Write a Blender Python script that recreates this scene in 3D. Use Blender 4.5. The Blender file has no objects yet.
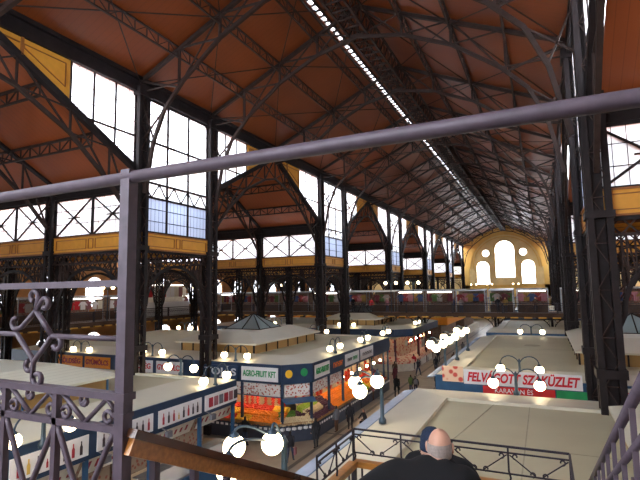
import bpy, math, random
from mathutils import Vector, Matrix
random.seed(7)
SC = bpy.context.scene
COL = SC.collection
PI = math.pi

# ------------------------------------------------------------------ camera, sky, exposure
cd = bpy.data.cameras.new('camera'); cam = bpy.data.objects.new('camera', cd); COL.objects.link(cam)
cd.sensor_width = 36.0; cd.lens = 473.4 / 640 * 36.0; cd.clip_end = 400; cd.clip_start = 0.05
_ya, _pi, _ro = .4378, .1029, -.0164
_f = Vector((-math.sin(_ya)*math.cos(_pi), math.cos(_ya)*math.cos(_pi), math.sin(_pi)))
_r = Vector((math.cos(_ya), math.sin(_ya), 0)); _u = _r.cross(_f)
_r2 = math.cos(_ro)*_r + math.sin(_ro)*_u; _u2 = -math.sin(_ro)*_r + math.cos(_ro)*_u
_m = Matrix((( _r2.x,_u2.x,-_f.x,0),(_r2.y,_u2.y,-_f.y,0),(_r2.z,_u2.z,-_f.z,9.0),(0,0,0,1)))
cam.matrix_world = _m
SC.camera = cam
w = bpy.data.worlds.new('sky'); SC.world = w; w.use_nodes = True
bg = w.node_tree.nodes['Background']; bg.inputs[0].default_value = (.92, .95, 1.0, 1); bg.inputs[1].default_value = 12.0
SC.view_settings.view_transform = 'Standard'; SC.view_settings.look = 'None'
SC.view_settings.exposure = 0.0; SC.view_settings.gamma = 1.0; SC.view_settings.use_curve_mapping = False
SC.cycles.max_bounces = 7; SC.cycles.diffuse_bounces = 4; SC.cycles.transparent_max_bounces = 12
SC.cycles.sample_clamp_indirect = 8; SC.cycles.use_denoising = True
def portal(name, loc, rot, sx, sy):
    d = bpy.data.lights.new(name, 'AREA'); d.shape = 'RECTANGLE'; d.size = sx; d.size_y = sy; d.cycles.is_portal = True
    o = bpy.data.objects.new(name, d); o.location = loc; o.rotation_euler = rot; COL.objects.link(o)
portal('daylight_portal', (-20.45, 70, 16.3), (0, -PI/2, 0), 8.6, 136)
portal('daylight_portal', (2.15, 70, 16.3), (0, PI/2, 0), 8.6, 136)
portal('daylight_portal', (-9.2, 139.9, 15.5), (-PI/2, 0, 0), 16, 13)
portal('daylight_portal', (-9.2, -6.6, 15.5), (PI/2, 0, 0), 17, 12.5)

# ------------------------------------------------------------------ materials
def mat(name, c, rough=.6, metal=0, noise=.12, scale=3.0, bump=0, spec=.4, c2=None, stretch=(1,1,1), hard=False):
    m = bpy.data.materials.new(name); m.use_nodes = True; nt = m.node_tree; b = nt.nodes['Principled BSDF']
    b.inputs['Roughness'].default_value = rough; b.inputs['Metallic'].default_value = metal
    b.inputs['Specular IOR Level'].default_value = spec
    tc = nt.nodes.new('ShaderNodeTexCoord'); mp = nt.nodes.new('ShaderNodeMapping'); n = nt.nodes.new('ShaderNodeTexNoise'); r = nt.nodes.new('ShaderNodeValToRGB')
    mp.inputs['Scale'].default_value = stretch
    n.inputs['Scale'].default_value = scale; n.inputs['Detail'].default_value = 4
    nt.links.new(tc.outputs['Object'], mp.inputs[0]); nt.links.new(mp.outputs[0], n.inputs['Vector']); nt.links.new(n.outputs[0], r.inputs[0]); nt.links.new(r.outputs[0], b.inputs['Base Color'])
    if c2 is None:
        c1 = tuple(max(0, v*(1-noise)) for v in c); c2 = tuple(min(1, v*(1+noise)) for v in c)
    else: c1 = c
    lo, hi = (.48, .52) if hard else (.3, .7)
    r.color_ramp.elements[0].position = lo; r.color_ramp.elements[1].position = hi
    r.color_ramp.elements[0].color = (*c1, 1); r.color_ramp.elements[1].color = (*c2, 1)
    if bump:
        bp = nt.nodes.new('ShaderNodeBump'); bp.inputs['Strength'].default_value = bump; nt.links.new(n.outputs[0], bp.inputs['Height']); nt.links.new(bp.outputs[0], b.inputs['Normal'])
    return m
def emit(name, c, s):
    m = bpy.data.materials.new(name); m.use_nodes = True; nt = m.node_tree; nt.nodes.clear()
    o = nt.nodes.new('ShaderNodeOutputMaterial'); e = nt.nodes.new('ShaderNodeEmission'); e.inputs[0].default_value = (*c, 1); e.inputs[1].default_value = s
    nt.links.new(e.outputs[0], o.inputs[0]); return m
def boards(name, ca, cb, axis, width):
    # tongue and groove boards: stripes across one axis
    m = mat(name, ca, .6, c2=cb, scale=1.2, stretch=(.25, .25, .25)); nt = m.node_tree; b = nt.nodes['Principled BSDF']
    tc = nt.nodes.new('ShaderNodeTexCoord'); sp = nt.nodes.new('ShaderNodeSeparateXYZ'); mu = nt.nodes.new('ShaderNodeMath'); fr = nt.nodes.new('ShaderNodeMath'); rp = nt.nodes.new('ShaderNodeValToRGB'); mx = nt.nodes.new('ShaderNodeMix')
    mx.data_type = 'RGBA'; mx.blend_type = 'MULTIPLY'; mx.inputs[0].default_value = 1
    mu.operation = 'MULTIPLY'; mu.inputs[1].default_value = 1/width; fr.operation = 'FRACT'
    nt.links.new(tc.outputs['Object'], sp.inputs[0]); nt.links.new(sp.outputs[axis], mu.inputs[0]); nt.links.new(mu.outputs[0], fr.inputs[0]); nt.links.new(fr.outputs[0], rp.inputs[0])
    rp.color_ramp.elements[0].color = (.68, .68, .68, 1); rp.color_ramp.elements[1].position = .12; rp.color_ramp.elements[1].color = (1, 1, 1, 1)
    b.inputs['Roughness'].default_value = .42; b.inputs['Specular IOR Level'].default_value = .4
    src = b.inputs['Base Color'].links[0].from_socket
    nt.links.new(src, mx.inputs[6]); nt.links.new(rp.outputs[0], mx.inputs[7]); nt.links.new(mx.outputs[2], b.inputs['Base Color'])
    return m
def glass(name, frost, tint):
    m = bpy.data.materials.new(name); m.use_nodes = True; nt = m.node_tree; nt.nodes.clear()
    o = nt.nodes.new('ShaderNodeOutputMaterial'); mx = nt.nodes.new('ShaderNodeMixShader'); a = nt.nodes.new('ShaderNodeBsdfTransparent'); t = nt.nodes.new('ShaderNodeBsdfTranslucent')
    a.inputs[0].default_value = (*tint, 1); t.inputs[0].default_value = (*tint, 1); mx.inputs[0].default_value = frost
    nt.links.new(a.outputs[0], mx.inputs[1]); nt.links.new(t.outputs[0], mx.inputs[2]); nt.links.new(mx.outputs[0], o.inputs[0]); return m
def patterned(name, ca, cb, scale):
    m = bpy.data.materials.new(name); m.use_nodes = True; nt = m.node_tree; b = nt.nodes['Principled BSDF']; b.inputs['Roughness'].default_value = .7
    tc = nt.nodes.new('ShaderNodeTexCoord'); v = nt.nodes.new('ShaderNodeTexVoronoi'); v.inputs['Scale'].default_value = scale
    r = nt.nodes.new('ShaderNodeValToRGB'); r.color_ramp.elements[0].position = .3; r.color_ramp.elements[1].position = .45
    r.color_ramp.elements[0].color = (*ca, 1); r.color_ramp.elements[1].color = (*cb, 1)
    nt.links.new(tc.outputs['Object'], v.inputs['Vector']); nt.links.new(v.outputs['Distance'], r.inputs[0]); nt.links.new(r.outputs[0], b.inputs['Base Color']); return m
M = dict(
 iron=mat('painted_iron', (.016,.012,.013), .6, .05, .25, spec=.2), iron2=mat('truss_iron', (.034,.021,.018), .6, .05, .25, spec=.2),
 rail=mat('mauve_lit_grey_paint', (.075,.056,.075), .5, .1, .15, 20, .05), railblk=mat('dark_rail_iron', (.028,.024,.034), .5, .2),  # rail: purple-grey light on the near ironwork is put into this paint colour
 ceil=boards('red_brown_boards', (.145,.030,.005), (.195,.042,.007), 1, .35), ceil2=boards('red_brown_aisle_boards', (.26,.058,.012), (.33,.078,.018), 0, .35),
 yellow=mat('ochre_panel', (.62,.29,.035), .5, 0, .08), ochre_line=mat('ochre_moulding', (.25,.09,.02), .5),
 plaster=mat('ochre_plaster', (.66,.41,.11), .8, 0, .1, .6), plaster2=mat('pale_ochre_plaster', (.70,.52,.24), .8, 0, .1, .6),
 wallbrown=mat('brown_plaster', (.34,.15,.045), .8, 0, .2, .8), walldark=mat('dark_wall', (.075,.042,.026), .8, 0, .2, .8),
 glass=glass('frosted_glass', .55, (.93,.97,1)), clear=glass('clear_glass', .3, (.96,.98,1)), low=glass('dull_low_panes', .93, (.46,.51,.60)), pyr=glass('roof_glass', .75, (.72,.82,.88)),
 floor=mat('stone_floor', (.30,.245,.19), .35, 0, .15, 1.2), floorline=mat('dark_floor_band', (.07,.06,.055), .35),
 floor2=mat('gallery_floor', (.16,.12,.09), .5),
 roof=mat('beige_stall_roof', (.52,.49,.34), .55, 0, .05, .7), roofedge=mat('pale_roof_cornice', (.60,.575,.47), .45, 0, .05, .7), seam=mat('roof_seam', (.38,.36,.26), .7),
 corr=boards('corrugated_roof', (.62,.62,.50), (.68,.68,.56), 0, .22),
 navy=mat('navy_fascia', (.022,.045,.095), .4), blue=mat('blue_fascia', (.03,.10,.21), .4), paleblue=mat('pale_blue_awning', (.42,.52,.70), .25, 0, .05),  # paleblue: blue-white reflection on the fascia tops, held in the base colour
 white=mat('white_board', (.78,.78,.80), .5, 0, .04), offwhite=mat('cream_board', (.72,.68,.58), .5), orange=mat('orange_board', (.80,.28,.02), .5, 0, .05), redboard=mat('red_board', (.60,.02,.02), .5),
 green=mat('green_lettering', (.02,.30,.10), .5), red=mat('red_lettering', (.62,.015,.03), .5), greyt=mat('silver_lettering', (.6,.62,.66), .4), darkt=mat('dark_print', (.05,.04,.05), .5), orangel=mat('orange_lettering', (.9,.2,.02), .5), redbrown=mat('wine_print', (.35,.03,.05), .5), goldt=mat('gold_print', (.6,.4,.1), .5),
 wood=mat('varnished_lamplit_wood', (.38,.155,.032), .3, 0, .25, 6, stretch=(1,8,8), spec=.6), woodlip=mat('dark_rail_wood', (.09,.035,.018), .25, 0, .2, 6, spec=.6),  # wood: lamplight from below is put into the amber of the rail
 post=mat('blue_grey_lamp_paint', (.035,.06,.09), .4, .3), globe=emit('warm_globe', (1,.80,.50), 13.0), tube=emit('white_tube', (1,.90,.82), 7.0), spot=emit('stall_light', (1,.74,.42), 60.0),
 gold=mat('gilded_bracket', (.62,.33,.05), .4, .2), orn=mat('orange_fruit', (.85,.24,.01), .45), tom=mat('red_tomato', (.62,.03,.012), .35), yel=mat('yellow_fruit', (.85,.50,.03), .45), grn=mat('green_apple', (.28,.42,.04), .45), pur=mat('dark_plum', (.07,.015,.04), .4), leafy=mat('leafy_green', (.09,.20,.03), .7), pale=mat('pale_onion', (.65,.52,.32), .6),
 lanternwall=mat('dull_yellow_glazing', (.33,.20,.07), .5, 0, .2, .5), crate=mat('wooden_crate', (.35,.20,.09), .8), black=mat('black_cloth', (.0035,.0035,.005), .9, 0, .3, 6), darkcoat=mat('charcoal_cloth', (.02,.02,.026), .85), navycloth=mat('navy_knit', (.012,.022,.05), .95, 0, .3, 60, .3), redcoat=mat('red_cloth', (.5,.02,.03), .85), wine=mat('wine_cloth', (.11,.02,.03), .85), brownc=mat('brown_cloth', (.10,.05,.03), .85), jeans=mat('blue_denim', (.03,.045,.09), .85), greyc=mat('grey_cloth', (.16,.16,.18), .85), pinkc=mat('pink_cloth', (.32,.13,.15), .85),
 skin=mat('skin', (.55,.30,.21), .5, 0, .08, 12), hair=mat('dark_hair', (.03,.02,.015), .8), stubble=mat('grey_hair_stubble', (.30,.25,.23), .9, 0, .15, 80), shoe=mat('dark_shoe', (.015,.012,.01), .5),
 bottles=patterned('jar_pattern', (.45,.10,.07), (.75,.70,.66), 7), goods=patterned('packed_goods', (.20,.05,.03), (.24,.18,.13), 6), meat=patterned('meat_display', (.62,.08,.06), (.85,.60,.42), 3), counter=mat('counter_front', (.05,.06,.09), .4),
 steel=mat('pale_steel', (.30,.31,.33), .3, .6), innerwall=mat('lit_stall_wall', (.75,.62,.42), .7), textile_r=mat('red_textile', (.20,.03,.03), .9), textile_w=mat('white_textile', (.28,.24,.22), .9), textile_b=mat('blue_textile', (.04,.06,.14), .9), textile_g=mat('green_textile', (.07,.12,.04), .9), textile_y=mat('mustard_textile', (.24,.15,.04), .9),
)

# ------------------------------------------------------------------ mesh helpers
ORG = {}
class MB:
    def __init__(s): s.v = []; s.f = []; s.mi = []; s.m = 0
    def face(s, idx): s.f.append(idx); s.mi.append(s.m)
    def box(s, c, d, rz=0):
        cx, cy, cz = c; dx, dy, dz = d[0]/2, d[1]/2, d[2]/2; b = len(s.v); cs, sn = math.cos(rz), math.sin(rz)
        for x, y, z in ((-1,-1,-1),(1,-1,-1),(1,1,-1),(-1,1,-1),(-1,-1,1),(1,-1,1),(1,1,1),(-1,1,1)):
            X, Y = x*dx, y*dy; s.v.append((cx+X*cs-Y*sn, cy+X*sn+Y*cs, cz+z*dz))
        for q in ((0,3,2,1),(4,5,6,7),(0,1,5,4),(1,2,6,5),(2,3,7,6),(3,0,4,7)): s.face([b+i for i in q])
        return s
    def bb(s, x0,x1,y0,y1,z0,z1): return s.box(((x0+x1)/2,(y0+y1)/2,(z0+z1)/2),(abs(x1-x0),abs(y1-y0),abs(z1-z0)))
    def bar(s, a, b, w, h=None, up=(0,0,1)):
        h = h or w; a = Vector(a); b = Vector(b); t = b-a
        if t.length < 1e-6: return s
        t.normalize(); up = Vector(up)
        if abs(t.dot(up)) > .98: up = Vector((0,1,0)) if abs(t.y) < .9 else Vector((1,0,0))
        x = t.cross(up).normalized(); y = x.cross(t); n = len(s.v)
        for p in (a, b):
            for i, j in ((-1,-1),(1,-1),(1,1),(-1,1)): s.v.append(tuple(p+x*(i*w/2)+y*(j*h/2)))
        for q in ((0,3,2,1),(4,5,6,7),(0,1,5,4),(1,2,6,5),(2,3,7,6),(3,0,4,7)): s.face([n+i for i in q])
        return s
    def path(s, pts, w, h=None, up=(0,0,1)):
        for a, b in zip(pts, pts[1:]): s.bar(a, b, w, h, up)
        return s
    def tube(s, pts, r, k=8, cap=True):
        pts = [Vector(p) for p in pts]; n0 = len(s.v); N = len(pts)
        rr = r if isinstance(r, (list, tuple)) else [r]*N; px = None
        for i, p in enumerate(pts):
            t = (pts[min(i+1, N-1)]-pts[max(i-1, 0)]).normalized()
            if px is None:
                u = Vector((0,0,1)) if abs(t.z) < .9 else Vector((1,0,0)); px = t.cross(u).normalized()
            else: px = (px - t*px.dot(t)).normalized()
            py = t.cross(px)
            for j in range(k):
                a = 2*PI*j/k; s.v.append(tuple(p+px*(rr[i]*math.cos(a))+py*(rr[i]*math.sin(a))))
        for i in range(N-1):
            for j in range(k):
                a = n0+i*k+j; b = n0+i*k+(j+1) % k; s.face([a, b, b+k, a+k])
        if cap: s.face([n0+j for j in range(k)][::-1]); s.face([n0+(N-1)*k+j for j in range(k)])
        return s
    def lathe(s, c, prof, k=16, sc=(1,1)):
        n0 = len(s.v)
        for r, z in prof:
            for j in range(k): a = 2*PI*j/k; s.v.append((c[0]+sc[0]*r*math.cos(a), c[1]+sc[1]*r*math.sin(a), c[2]+z))
        for i in range(len(prof)-1):
            for j in range(k):
                a = n0+i*k+j; b = n0+i*k+(j+1) % k; s.face([a, b, b+k, a+k])
        return s
    def ball(s, c, r, k=12, rings=8, sz=1.0):
        return s.lathe(c, [(max(1e-4, r*math.sin(PI*i/rings)), -r*sz*math.cos(PI*i/rings)) for i in range(rings+1)], k)
    def poly(s, pts, ext):
        # extrude a planar polygon by a vector
        n = len(pts); b = len(s.v); e = Vector(ext)
        for p in pts: s.v.append(tuple(p))
        for p in pts: s.v.append(tuple(Vector(p)+e))
        s.face([b+i for i in range(n)]); s.face([b+n+i for i in range(n)][::-1])
        for i in range(n): j = (i+1) % n; s.face([b+i, b+n+i, b+n+j, b+j])
        return s
    def build(s, name, mats, parent=None, smooth=False):
        me = bpy.data.meshes.new(name)
        o0 = ORG.get(parent.name, Vector((0,0,0))) if parent else Vector((0,0,0))
        me.from_pydata([(x-o0[0], y-o0[1], z-o0[2]) for x, y, z in s.v], [], s.f)
        if not isinstance(mats, (list, tuple)): mats = [mats]
        for mm in mats: me.materials.append(mm)
        if len(mats) > 1: me.polygons.foreach_set('material_index', s.mi)
        if smooth: me.polygons.foreach_set('use_smooth', [True]*len(s.f))
        me.update()
        o = bpy.data.objects.new(name, me); COL.objects.link(o)
        if parent: o.parent = parent; ORG[o.name] = Vector(o0)
        return o
def tag(o, label=None, cat=None, group=None, kind=None):
    if label: o['label'] = label
    if cat: o['category'] = cat
    if group: o['group'] = group
    if kind: o['kind'] = kind
    return o
def thing(name, loc, label, cat, group=None, kind=None):
    o = bpy.data.objects.new(name, None); COL.objects.link(o); o.location = loc; o.empty_display_size = .2
    ORG[o.name] = Vector(loc); return tag(o, label, cat, group, kind)
def struct(name, mb, m, smooth=False):
    o = mb.build(name, m, None, smooth); o['kind'] = 'structure'; return o
def sroot(name, loc=(0,0,0)):
    o = bpy.data.objects.new(name, None); COL.objects.link(o); o.location = loc; ORG[o.name] = Vector(loc); o['kind'] = 'structure'; return o
def dup(root, loc, rz=None, label=None, group=None, parent=None):
    c = root.copy(); COL.objects.link(c)
    if parent is None:
        c.location = loc
        if rz is not None: c.rotation_euler = (0, 0, rz)
    else: c.parent = parent
    if label: c['label'] = label
    if group: c['group'] = group
    for ch in root.children: dup(ch, None, parent=c)
    return c
def text(s, size, loc, rx, rz, m, parent, depth=.02, shear=0, width=None, name='lettering', bold=0.0, align='CENTER'):
    cu = bpy.data.curves.new(name, 'FONT'); cu.body = s; cu.size = size; cu.extrude = depth/2; cu.shear = shear; cu.align_x = align; cu.align_y = 'CENTER'; cu.offset = bold
    cu.materials.append(m)
    tmp = bpy.data.objects.new('tmp', cu); COL.objects.link(tmp); bpy.context.view_layer.update()
    me = bpy.data.meshes.new_from_object(tmp.evaluated_get(bpy.context.evaluated_depsgraph_get())); wd = max(tmp.dimensions.x, .01); bpy.data.objects.remove(tmp)
    o = bpy.data.objects.new(name, me); COL.objects.link(o); o.rotation_euler = (rx, 0, rz)
    if width: o.scale = (width/wd, 1, 1)
    o.parent = parent; o.location = Vector(loc)-ORG[parent.name]
    return o
ORD = ['first','second','third','fourth','fifth','sixth','seventh','eighth','ninth','tenth','eleventh','twelfth','thirteenth','fourteenth','fifteenth','sixteenth','seventeenth','eighteenth','nineteenth','twentieth']
C = [19.1, 25.3, 42.7, 48.9, 65.9, 72.0, 89.1, 95.3, 112.4, 118.5, 135.7]
XL, XR, XM = -20.0, 1.9, -9.15
EZ, RZ = 21.0, 26.0
SL = (RZ-EZ)/(XM-XL)
def roofz(x): return EZ+SL*(x-XL) if x < XM else EZ+(RZ-EZ)/(XR-XM)*(XR-x)
FR, EN = -6.0, 139.5

# ------------------------------------------------------------------ floor, ceilings, outer walls
struct('floor', MB().bb(-48.5, 30.2, FR, EN+1, -.3, 0), M['floor'])
b = MB()
for x in (-12.2, -9.3, -6.4): b.bb(x-.12, x+.12, FR, EN, 0, .006)
for k in range(14): b.bb(-12.9, -5.6, 8+k*10-.1, 8+k*10+.1, 0, .005)
struct('trim_1', b, M['floorline'])
T = .18
def slope(name, x0, x1, y0, y1, m, zf=roofz):
    b = MB(); z0, z1 = zf(x0), zf(x1)
    b.poly([(x0,y0,z0+T),(x1,y0,z1+T),(x1,y0,z1),(x0,y0,z0)], (0,y1-y0,0)); return struct(name, b, m)
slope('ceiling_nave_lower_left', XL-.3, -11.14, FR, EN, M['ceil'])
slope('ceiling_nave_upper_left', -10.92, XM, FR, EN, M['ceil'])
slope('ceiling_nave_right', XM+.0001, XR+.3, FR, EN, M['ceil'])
sk = sroot('window_1')      # the long glazed slot in the nave roof
MB().poly([(-11.2,FR,roofz(-11.2)+.12),(-10.88,FR,roofz(-10.88)+.12),(-10.88,FR,roofz(-10.88)+.1),(-11.2,FR,roofz(-11.2)+.1)],(0,EN-FR,0)).build('glass', M['clear'], sk)
b = MB(); y = FR
while y < EN: b.box((-11.02, y, roofz(-11.02)+.06), (.5, .14, .1)); y += .62
b.bb(-11.32,-11.22,FR,EN,roofz(-11.3)-.1,roofz(-11.3)+.1); b.bb(-10.84,-10.76,FR,EN,roofz(-10.8)-.1,roofz(-10.8)+.1)
b.build('glazing_bars', M['iron2'], sk)

# gabled roofs over the wide aisle bays, low flat roofs over the narrow ones
bays = [(2.0, 19.1)] + [(C[i], C[i+1]) for i in range(1, 9, 2)] + [(118.5, 135.7)]
nar = [(-4.2, 2.0)] + [(C[i], C[i+1]) for i in range(0, 10, 2)]
GE, GR = 15.55, 20.3
def aisle(side, x0, x1):
    n = 1
    for y0, y1 in bays:
        ym = (y0+y1)/2; b = MB()
        for a, c in ((y0, ym), (y1, ym)):
            b.poly([(x0,a,GE+.15),(x0,c,GR+.15),(x0,c,GR),(x0,a,GE)], (x1-x0,0,0))
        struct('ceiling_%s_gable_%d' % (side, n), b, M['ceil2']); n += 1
    n = 1
    for y0, y1 in nar:
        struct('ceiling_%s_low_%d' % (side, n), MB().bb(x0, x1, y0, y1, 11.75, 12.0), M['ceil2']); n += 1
aisle('left', -48.3, XL-.3); aisle('right', XR+.3, 30.0)
b = MB(); b.bb(-48.3, 30, FR-.4, FR, 0, 9.6); b.bb(-48.3, -17.2, FR-.4, FR, 9.61, 27); b.bb(-1.2, 30, FR-.4, FR, 9.61, 27); b.bb(-17.19, -1.21, FR-.4, FR, 21.5, 27)
b.bb(-12.6, -12.0, FR-.4, FR, 9.61, 21.49); b.bb(-6.4, -5.8, FR-.4, FR, 9.61, 21.49); struct('wall_back', b, M['wallbrown'])

wn = [2]
def window(cname='window'):
    o = sroot('%s_%d' % (cname, wn[0])); wn[0] += 1; return o
for x0, x1 in ((-17.2, -12.6), (-12.0, -6.4), (-5.8, -1.2)):
    o = window(); MB().bb(x0, x1, FR-.22, FR-.2, 9.6, 21.5).build('glass', M['clear'], o)
    f = MB()
    for k in range(1, 4): f.bar((x0+(x1-x0)*k/4, FR-.2, 9.6), (x0+(x1-x0)*k/4, FR-.2, 21.5), .1)
    for k in range(1, 6): f.bar((x0, FR-.2, 9.6+k*2), (x1, FR-.2, 9.6+k*2), .08)
    f.build('frame', M['iron'], o)
def arch_pts(hw, z0, z1, n=10):
    zs = z1-hw
    return [(-hw, z0), (-hw, zs)] + [(-hw*math.cos(PI*i/n), zs+hw*math.sin(PI*i/n)) for i in range(1, n)] + [(hw, zs), (hw, z0)]
def outer_wall(name, x, th, inner):
    # wall along the hall with two rows of arched windows; strips and spandrels leave true openings
    b = MB(); st = 5.83; ys = []; y = -1.2
    while y < EN-3: ys.append(y); y += st
    rows = [(1.2, 4.4), (7.4, 10.8)]; hw = 1.25
    edges = [FR] + sum([[y-hw, y+hw] for y in ys], []) + [EN]
    for a, c in zip(edges[::2], edges[1::2]): b.bb(x, x+th, a, c, 0, 15.6)
    for y in ys:
        b.bb(x, x+th, y-hw, y+hw, 0, rows[0][0]); b.bb(x, x+th, y-hw, y+hw, rows[0][1], rows[1][0]); b.bb(x, x+th, y-hw, y+hw, rows[1][1], 15.6)
        for z0, z1 in rows:
            p = arch_pts(hw, z0, z1, 8); h = len(p)//2
            for pts in (p[1:h+1]+[(-hw, z1)], p[h:-1]+[(hw, z1)]):
                b.poly([(x, y+q[0], q[1]) for q in pts], (th, 0, 0))
    for y0, y1 in bays:   # gable ends above
        ym = (y0+y1)/2; b.poly([(x, y0, 15.6), (x, ym, GR), (x, y1, 15.6)], (th, 0, 0))
    struct(name, b, M['wallbrown'])
    for y in ys:
        for z0, z1 in rows:
            o = window(); xc = x+th/2
            p = arch_pts(hw, z0, z1, 8); MB().poly([(xc, y+q[0], q[1]) for q in p], (.02, 0, 0)).build('glass', M['clear'], o)
            f = MB()
            for k in (-2, -1, 0, 1, 2): f.bar((inner, y+k*hw*.36, z0), (inner, y+k*hw*.36, z1-abs(k)*.22), .06)
            for k in range(1, 6): f.bar((inner, y-hw, z0+k*(z1-z0)/6.3), (inner, y+hw, z0+k*(z1-z0)/6.3), .05)
            f.build('frame', M['iron'], o)
outer_wall('wall_left', -48.3, .3, -48.0)
outer_wall('wall_right', 29.7, .3, 29.6)

# far end wall of the nave with its great arch
def end_wall():
    b = MB(); y0, th = EN-.5, .5
    ops = [(-9.2, 2.45, 11.3, 21.4), (-15.0, 1.65, 9.6, 15.9), (-3.45, 1.65, 9.6, 15.9)]
    xs = [-48.3, -16.65, -13.35, -11.65, -6.75, -5.1, -1.8, 30]
    for a, c in zip(xs[::2], xs[1::2]):
        b.bb(a, c, y0, EN, 0, 17.0 if a > -40 and c < 20 else 15.6)
    for x, hw, z0, z1 in ops:
        b.bb(x-hw, x+hw, y0, EN, 0, z0)
        if z1 < 17: b.bb(x-hw, x+hw, y0, EN, z1, 17.0)
        p = arch_pts(hw, z0, z1, 12); h = len(p)//2
        for pts in (p[1:h+1]+[(-hw, z1)], p[h:-1]+[(hw, z1)]): b.poly([(x+q[0], y0, q[1]) for q in pts], (0, th, 0))
    # above 15.6: strips around the centre window and the two round windows
    for sx, xo in ((-1, -14.1), (1, -4.5)):
        r = .95; zc = 18.1
        lo, hi = (-16.65, -11.65) if sx < 0 else (-6.75, -1.8)
        b.bb(lo, xo-r, y0, EN, 17, 21.4); b.bb(xo+r, hi, y0, EN, 17, 21.4)
        b.bb(xo-r, xo+r, y0, EN, 17, zc-r); b.bb(xo-r, xo+r, y0, EN, zc+r, 21.4)
        for q in range(4):
            a0 = q*PI/2; arc = [(xo+r*math.cos(a0+k*PI/12), y0, zc+r*math.sin(a0+k*PI/12)) for k in range(7)]
            cx = xo+r*(1 if q in (0, 3) else -1); cz = zc+r*(1 if q in (0, 1) else -1)
            b.poly(arc+[(cx, y0, cz)], (0, th, 0))
    b.bb(-20.5, -16.65, y0, EN, 15.6, 21.4); b.bb(-1.8, 2.2, y0, EN, 15.6, 21.4)
    b.poly([(-20.5, y0, 21.4), (2.2, y0, 21.4), (XM, y0, 26.4)], (0, th, 0))
    struct('wall_far', b, M['plaster2'])
    ops2 = [(-9.2, 2.45, 11.3, 21.4), (-15.0, 1.65, 9.6, 15.9), (-3.45, 1.65, 9.6, 15.9)]
    for x, hw, z0, z1 in ops2:
        o = window(); p = arch_pts(hw, z0, z1, 14)
        MB().poly([(x+q[0], EN-.2, q[1]) for q in p], (0, .02, 0)).build('glass', M['clear'], o)
        f = MB(); n = 4 if hw > 2 else 3
        for k in range(1, n): f.bar((x-hw+2*hw*k/n, EN-.3, z0), (x-hw+2*hw*k/n, EN-.3, z1-.6), .09)
        z = z0+1.5
        while z < z1-.8: f.bar((x-hw, EN-.3, z), (x+hw, EN-.3, z), .08); z += 2.4
        if hw > 2: f.tube([(x+.55*math.cos(a*PI/8), EN-.3, 18.9+.55*math.sin(a*PI/8)) for a in range(17)], .1, 6)
        f.build('frame', M['plaster2'], o)
        g = MB(); g.path([(x+q[0]*1.09, EN-.58, q[1]+.1) for q in p], .3, .2, up=(0,1,0)); g.build('surround', M['plaster'], o)
    for xo in (-14.1, -4.5):
        o = window(); MB().poly([(xo+.95*math.cos(k*PI/12), EN-.2, 18.1+.95*math.sin(k*PI/12)) for k in range(24)], (0,.02,0)).build('glass', M['clear'], o)
        MB().tube([(xo+1.05*math.cos(k*PI/12), EN-.55, 18.1+1.05*math.sin(k*PI/12)) for k in range(25)], .14, 6).build('surround', M['plaster'], o)
    b = MB()    # raised great arch and the ochre field outside it
    b.path([(-9.2-9.3*math.cos(k*PI/28), EN-.62, 14.0+9.3*math.sin(k*PI/28)) for k in range(29)], .55, .25, up=(0,1,0))
    b.path([(-9.2-8.5*math.cos(k*PI/28), EN-.6, 14.0+8.5*math.sin(k*PI/28)) for k in range(29)], .25, .2, up=(0,1,0))
    struct('trim_2', b, M['plaster'])
    b = MB()
    for k in range(28):
        a0, a1 = k*PI/28, (k+1)*PI/28
        q = [(-9.2-9.5*math.cos(a), 14.0+9.5*math.sin(a)) for a in (a0, a1)]
        out = [(x, max(z, min(roofz(max(XL, min(XR, x)))+.2, 27))) for x, z in q]
        if out[0][1] > q[0][1]+.05 or out[1][1] > q[1][1]+.05:
            b.poly([(q[0][0], EN-.56, q[0][1]), (q[1][0], EN-.56, q[1][1]), (out[1][0], EN-.56, out[1][1]+.01), (out[0][0], EN-.56, out[0][1]+.01)], (0, .05, 0))
    b.bb(-20.3, -18.7, EN-.56, EN-.51, 6, 21.2); b.bb(.3, 2, EN-.56, EN-.51, 6, 21.2)
    b.bb(-20.3, 2, EN-.56, EN-.51, 6, 9.3)
    struct('trim_3', b, M['plaster'])
end_wall()

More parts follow.
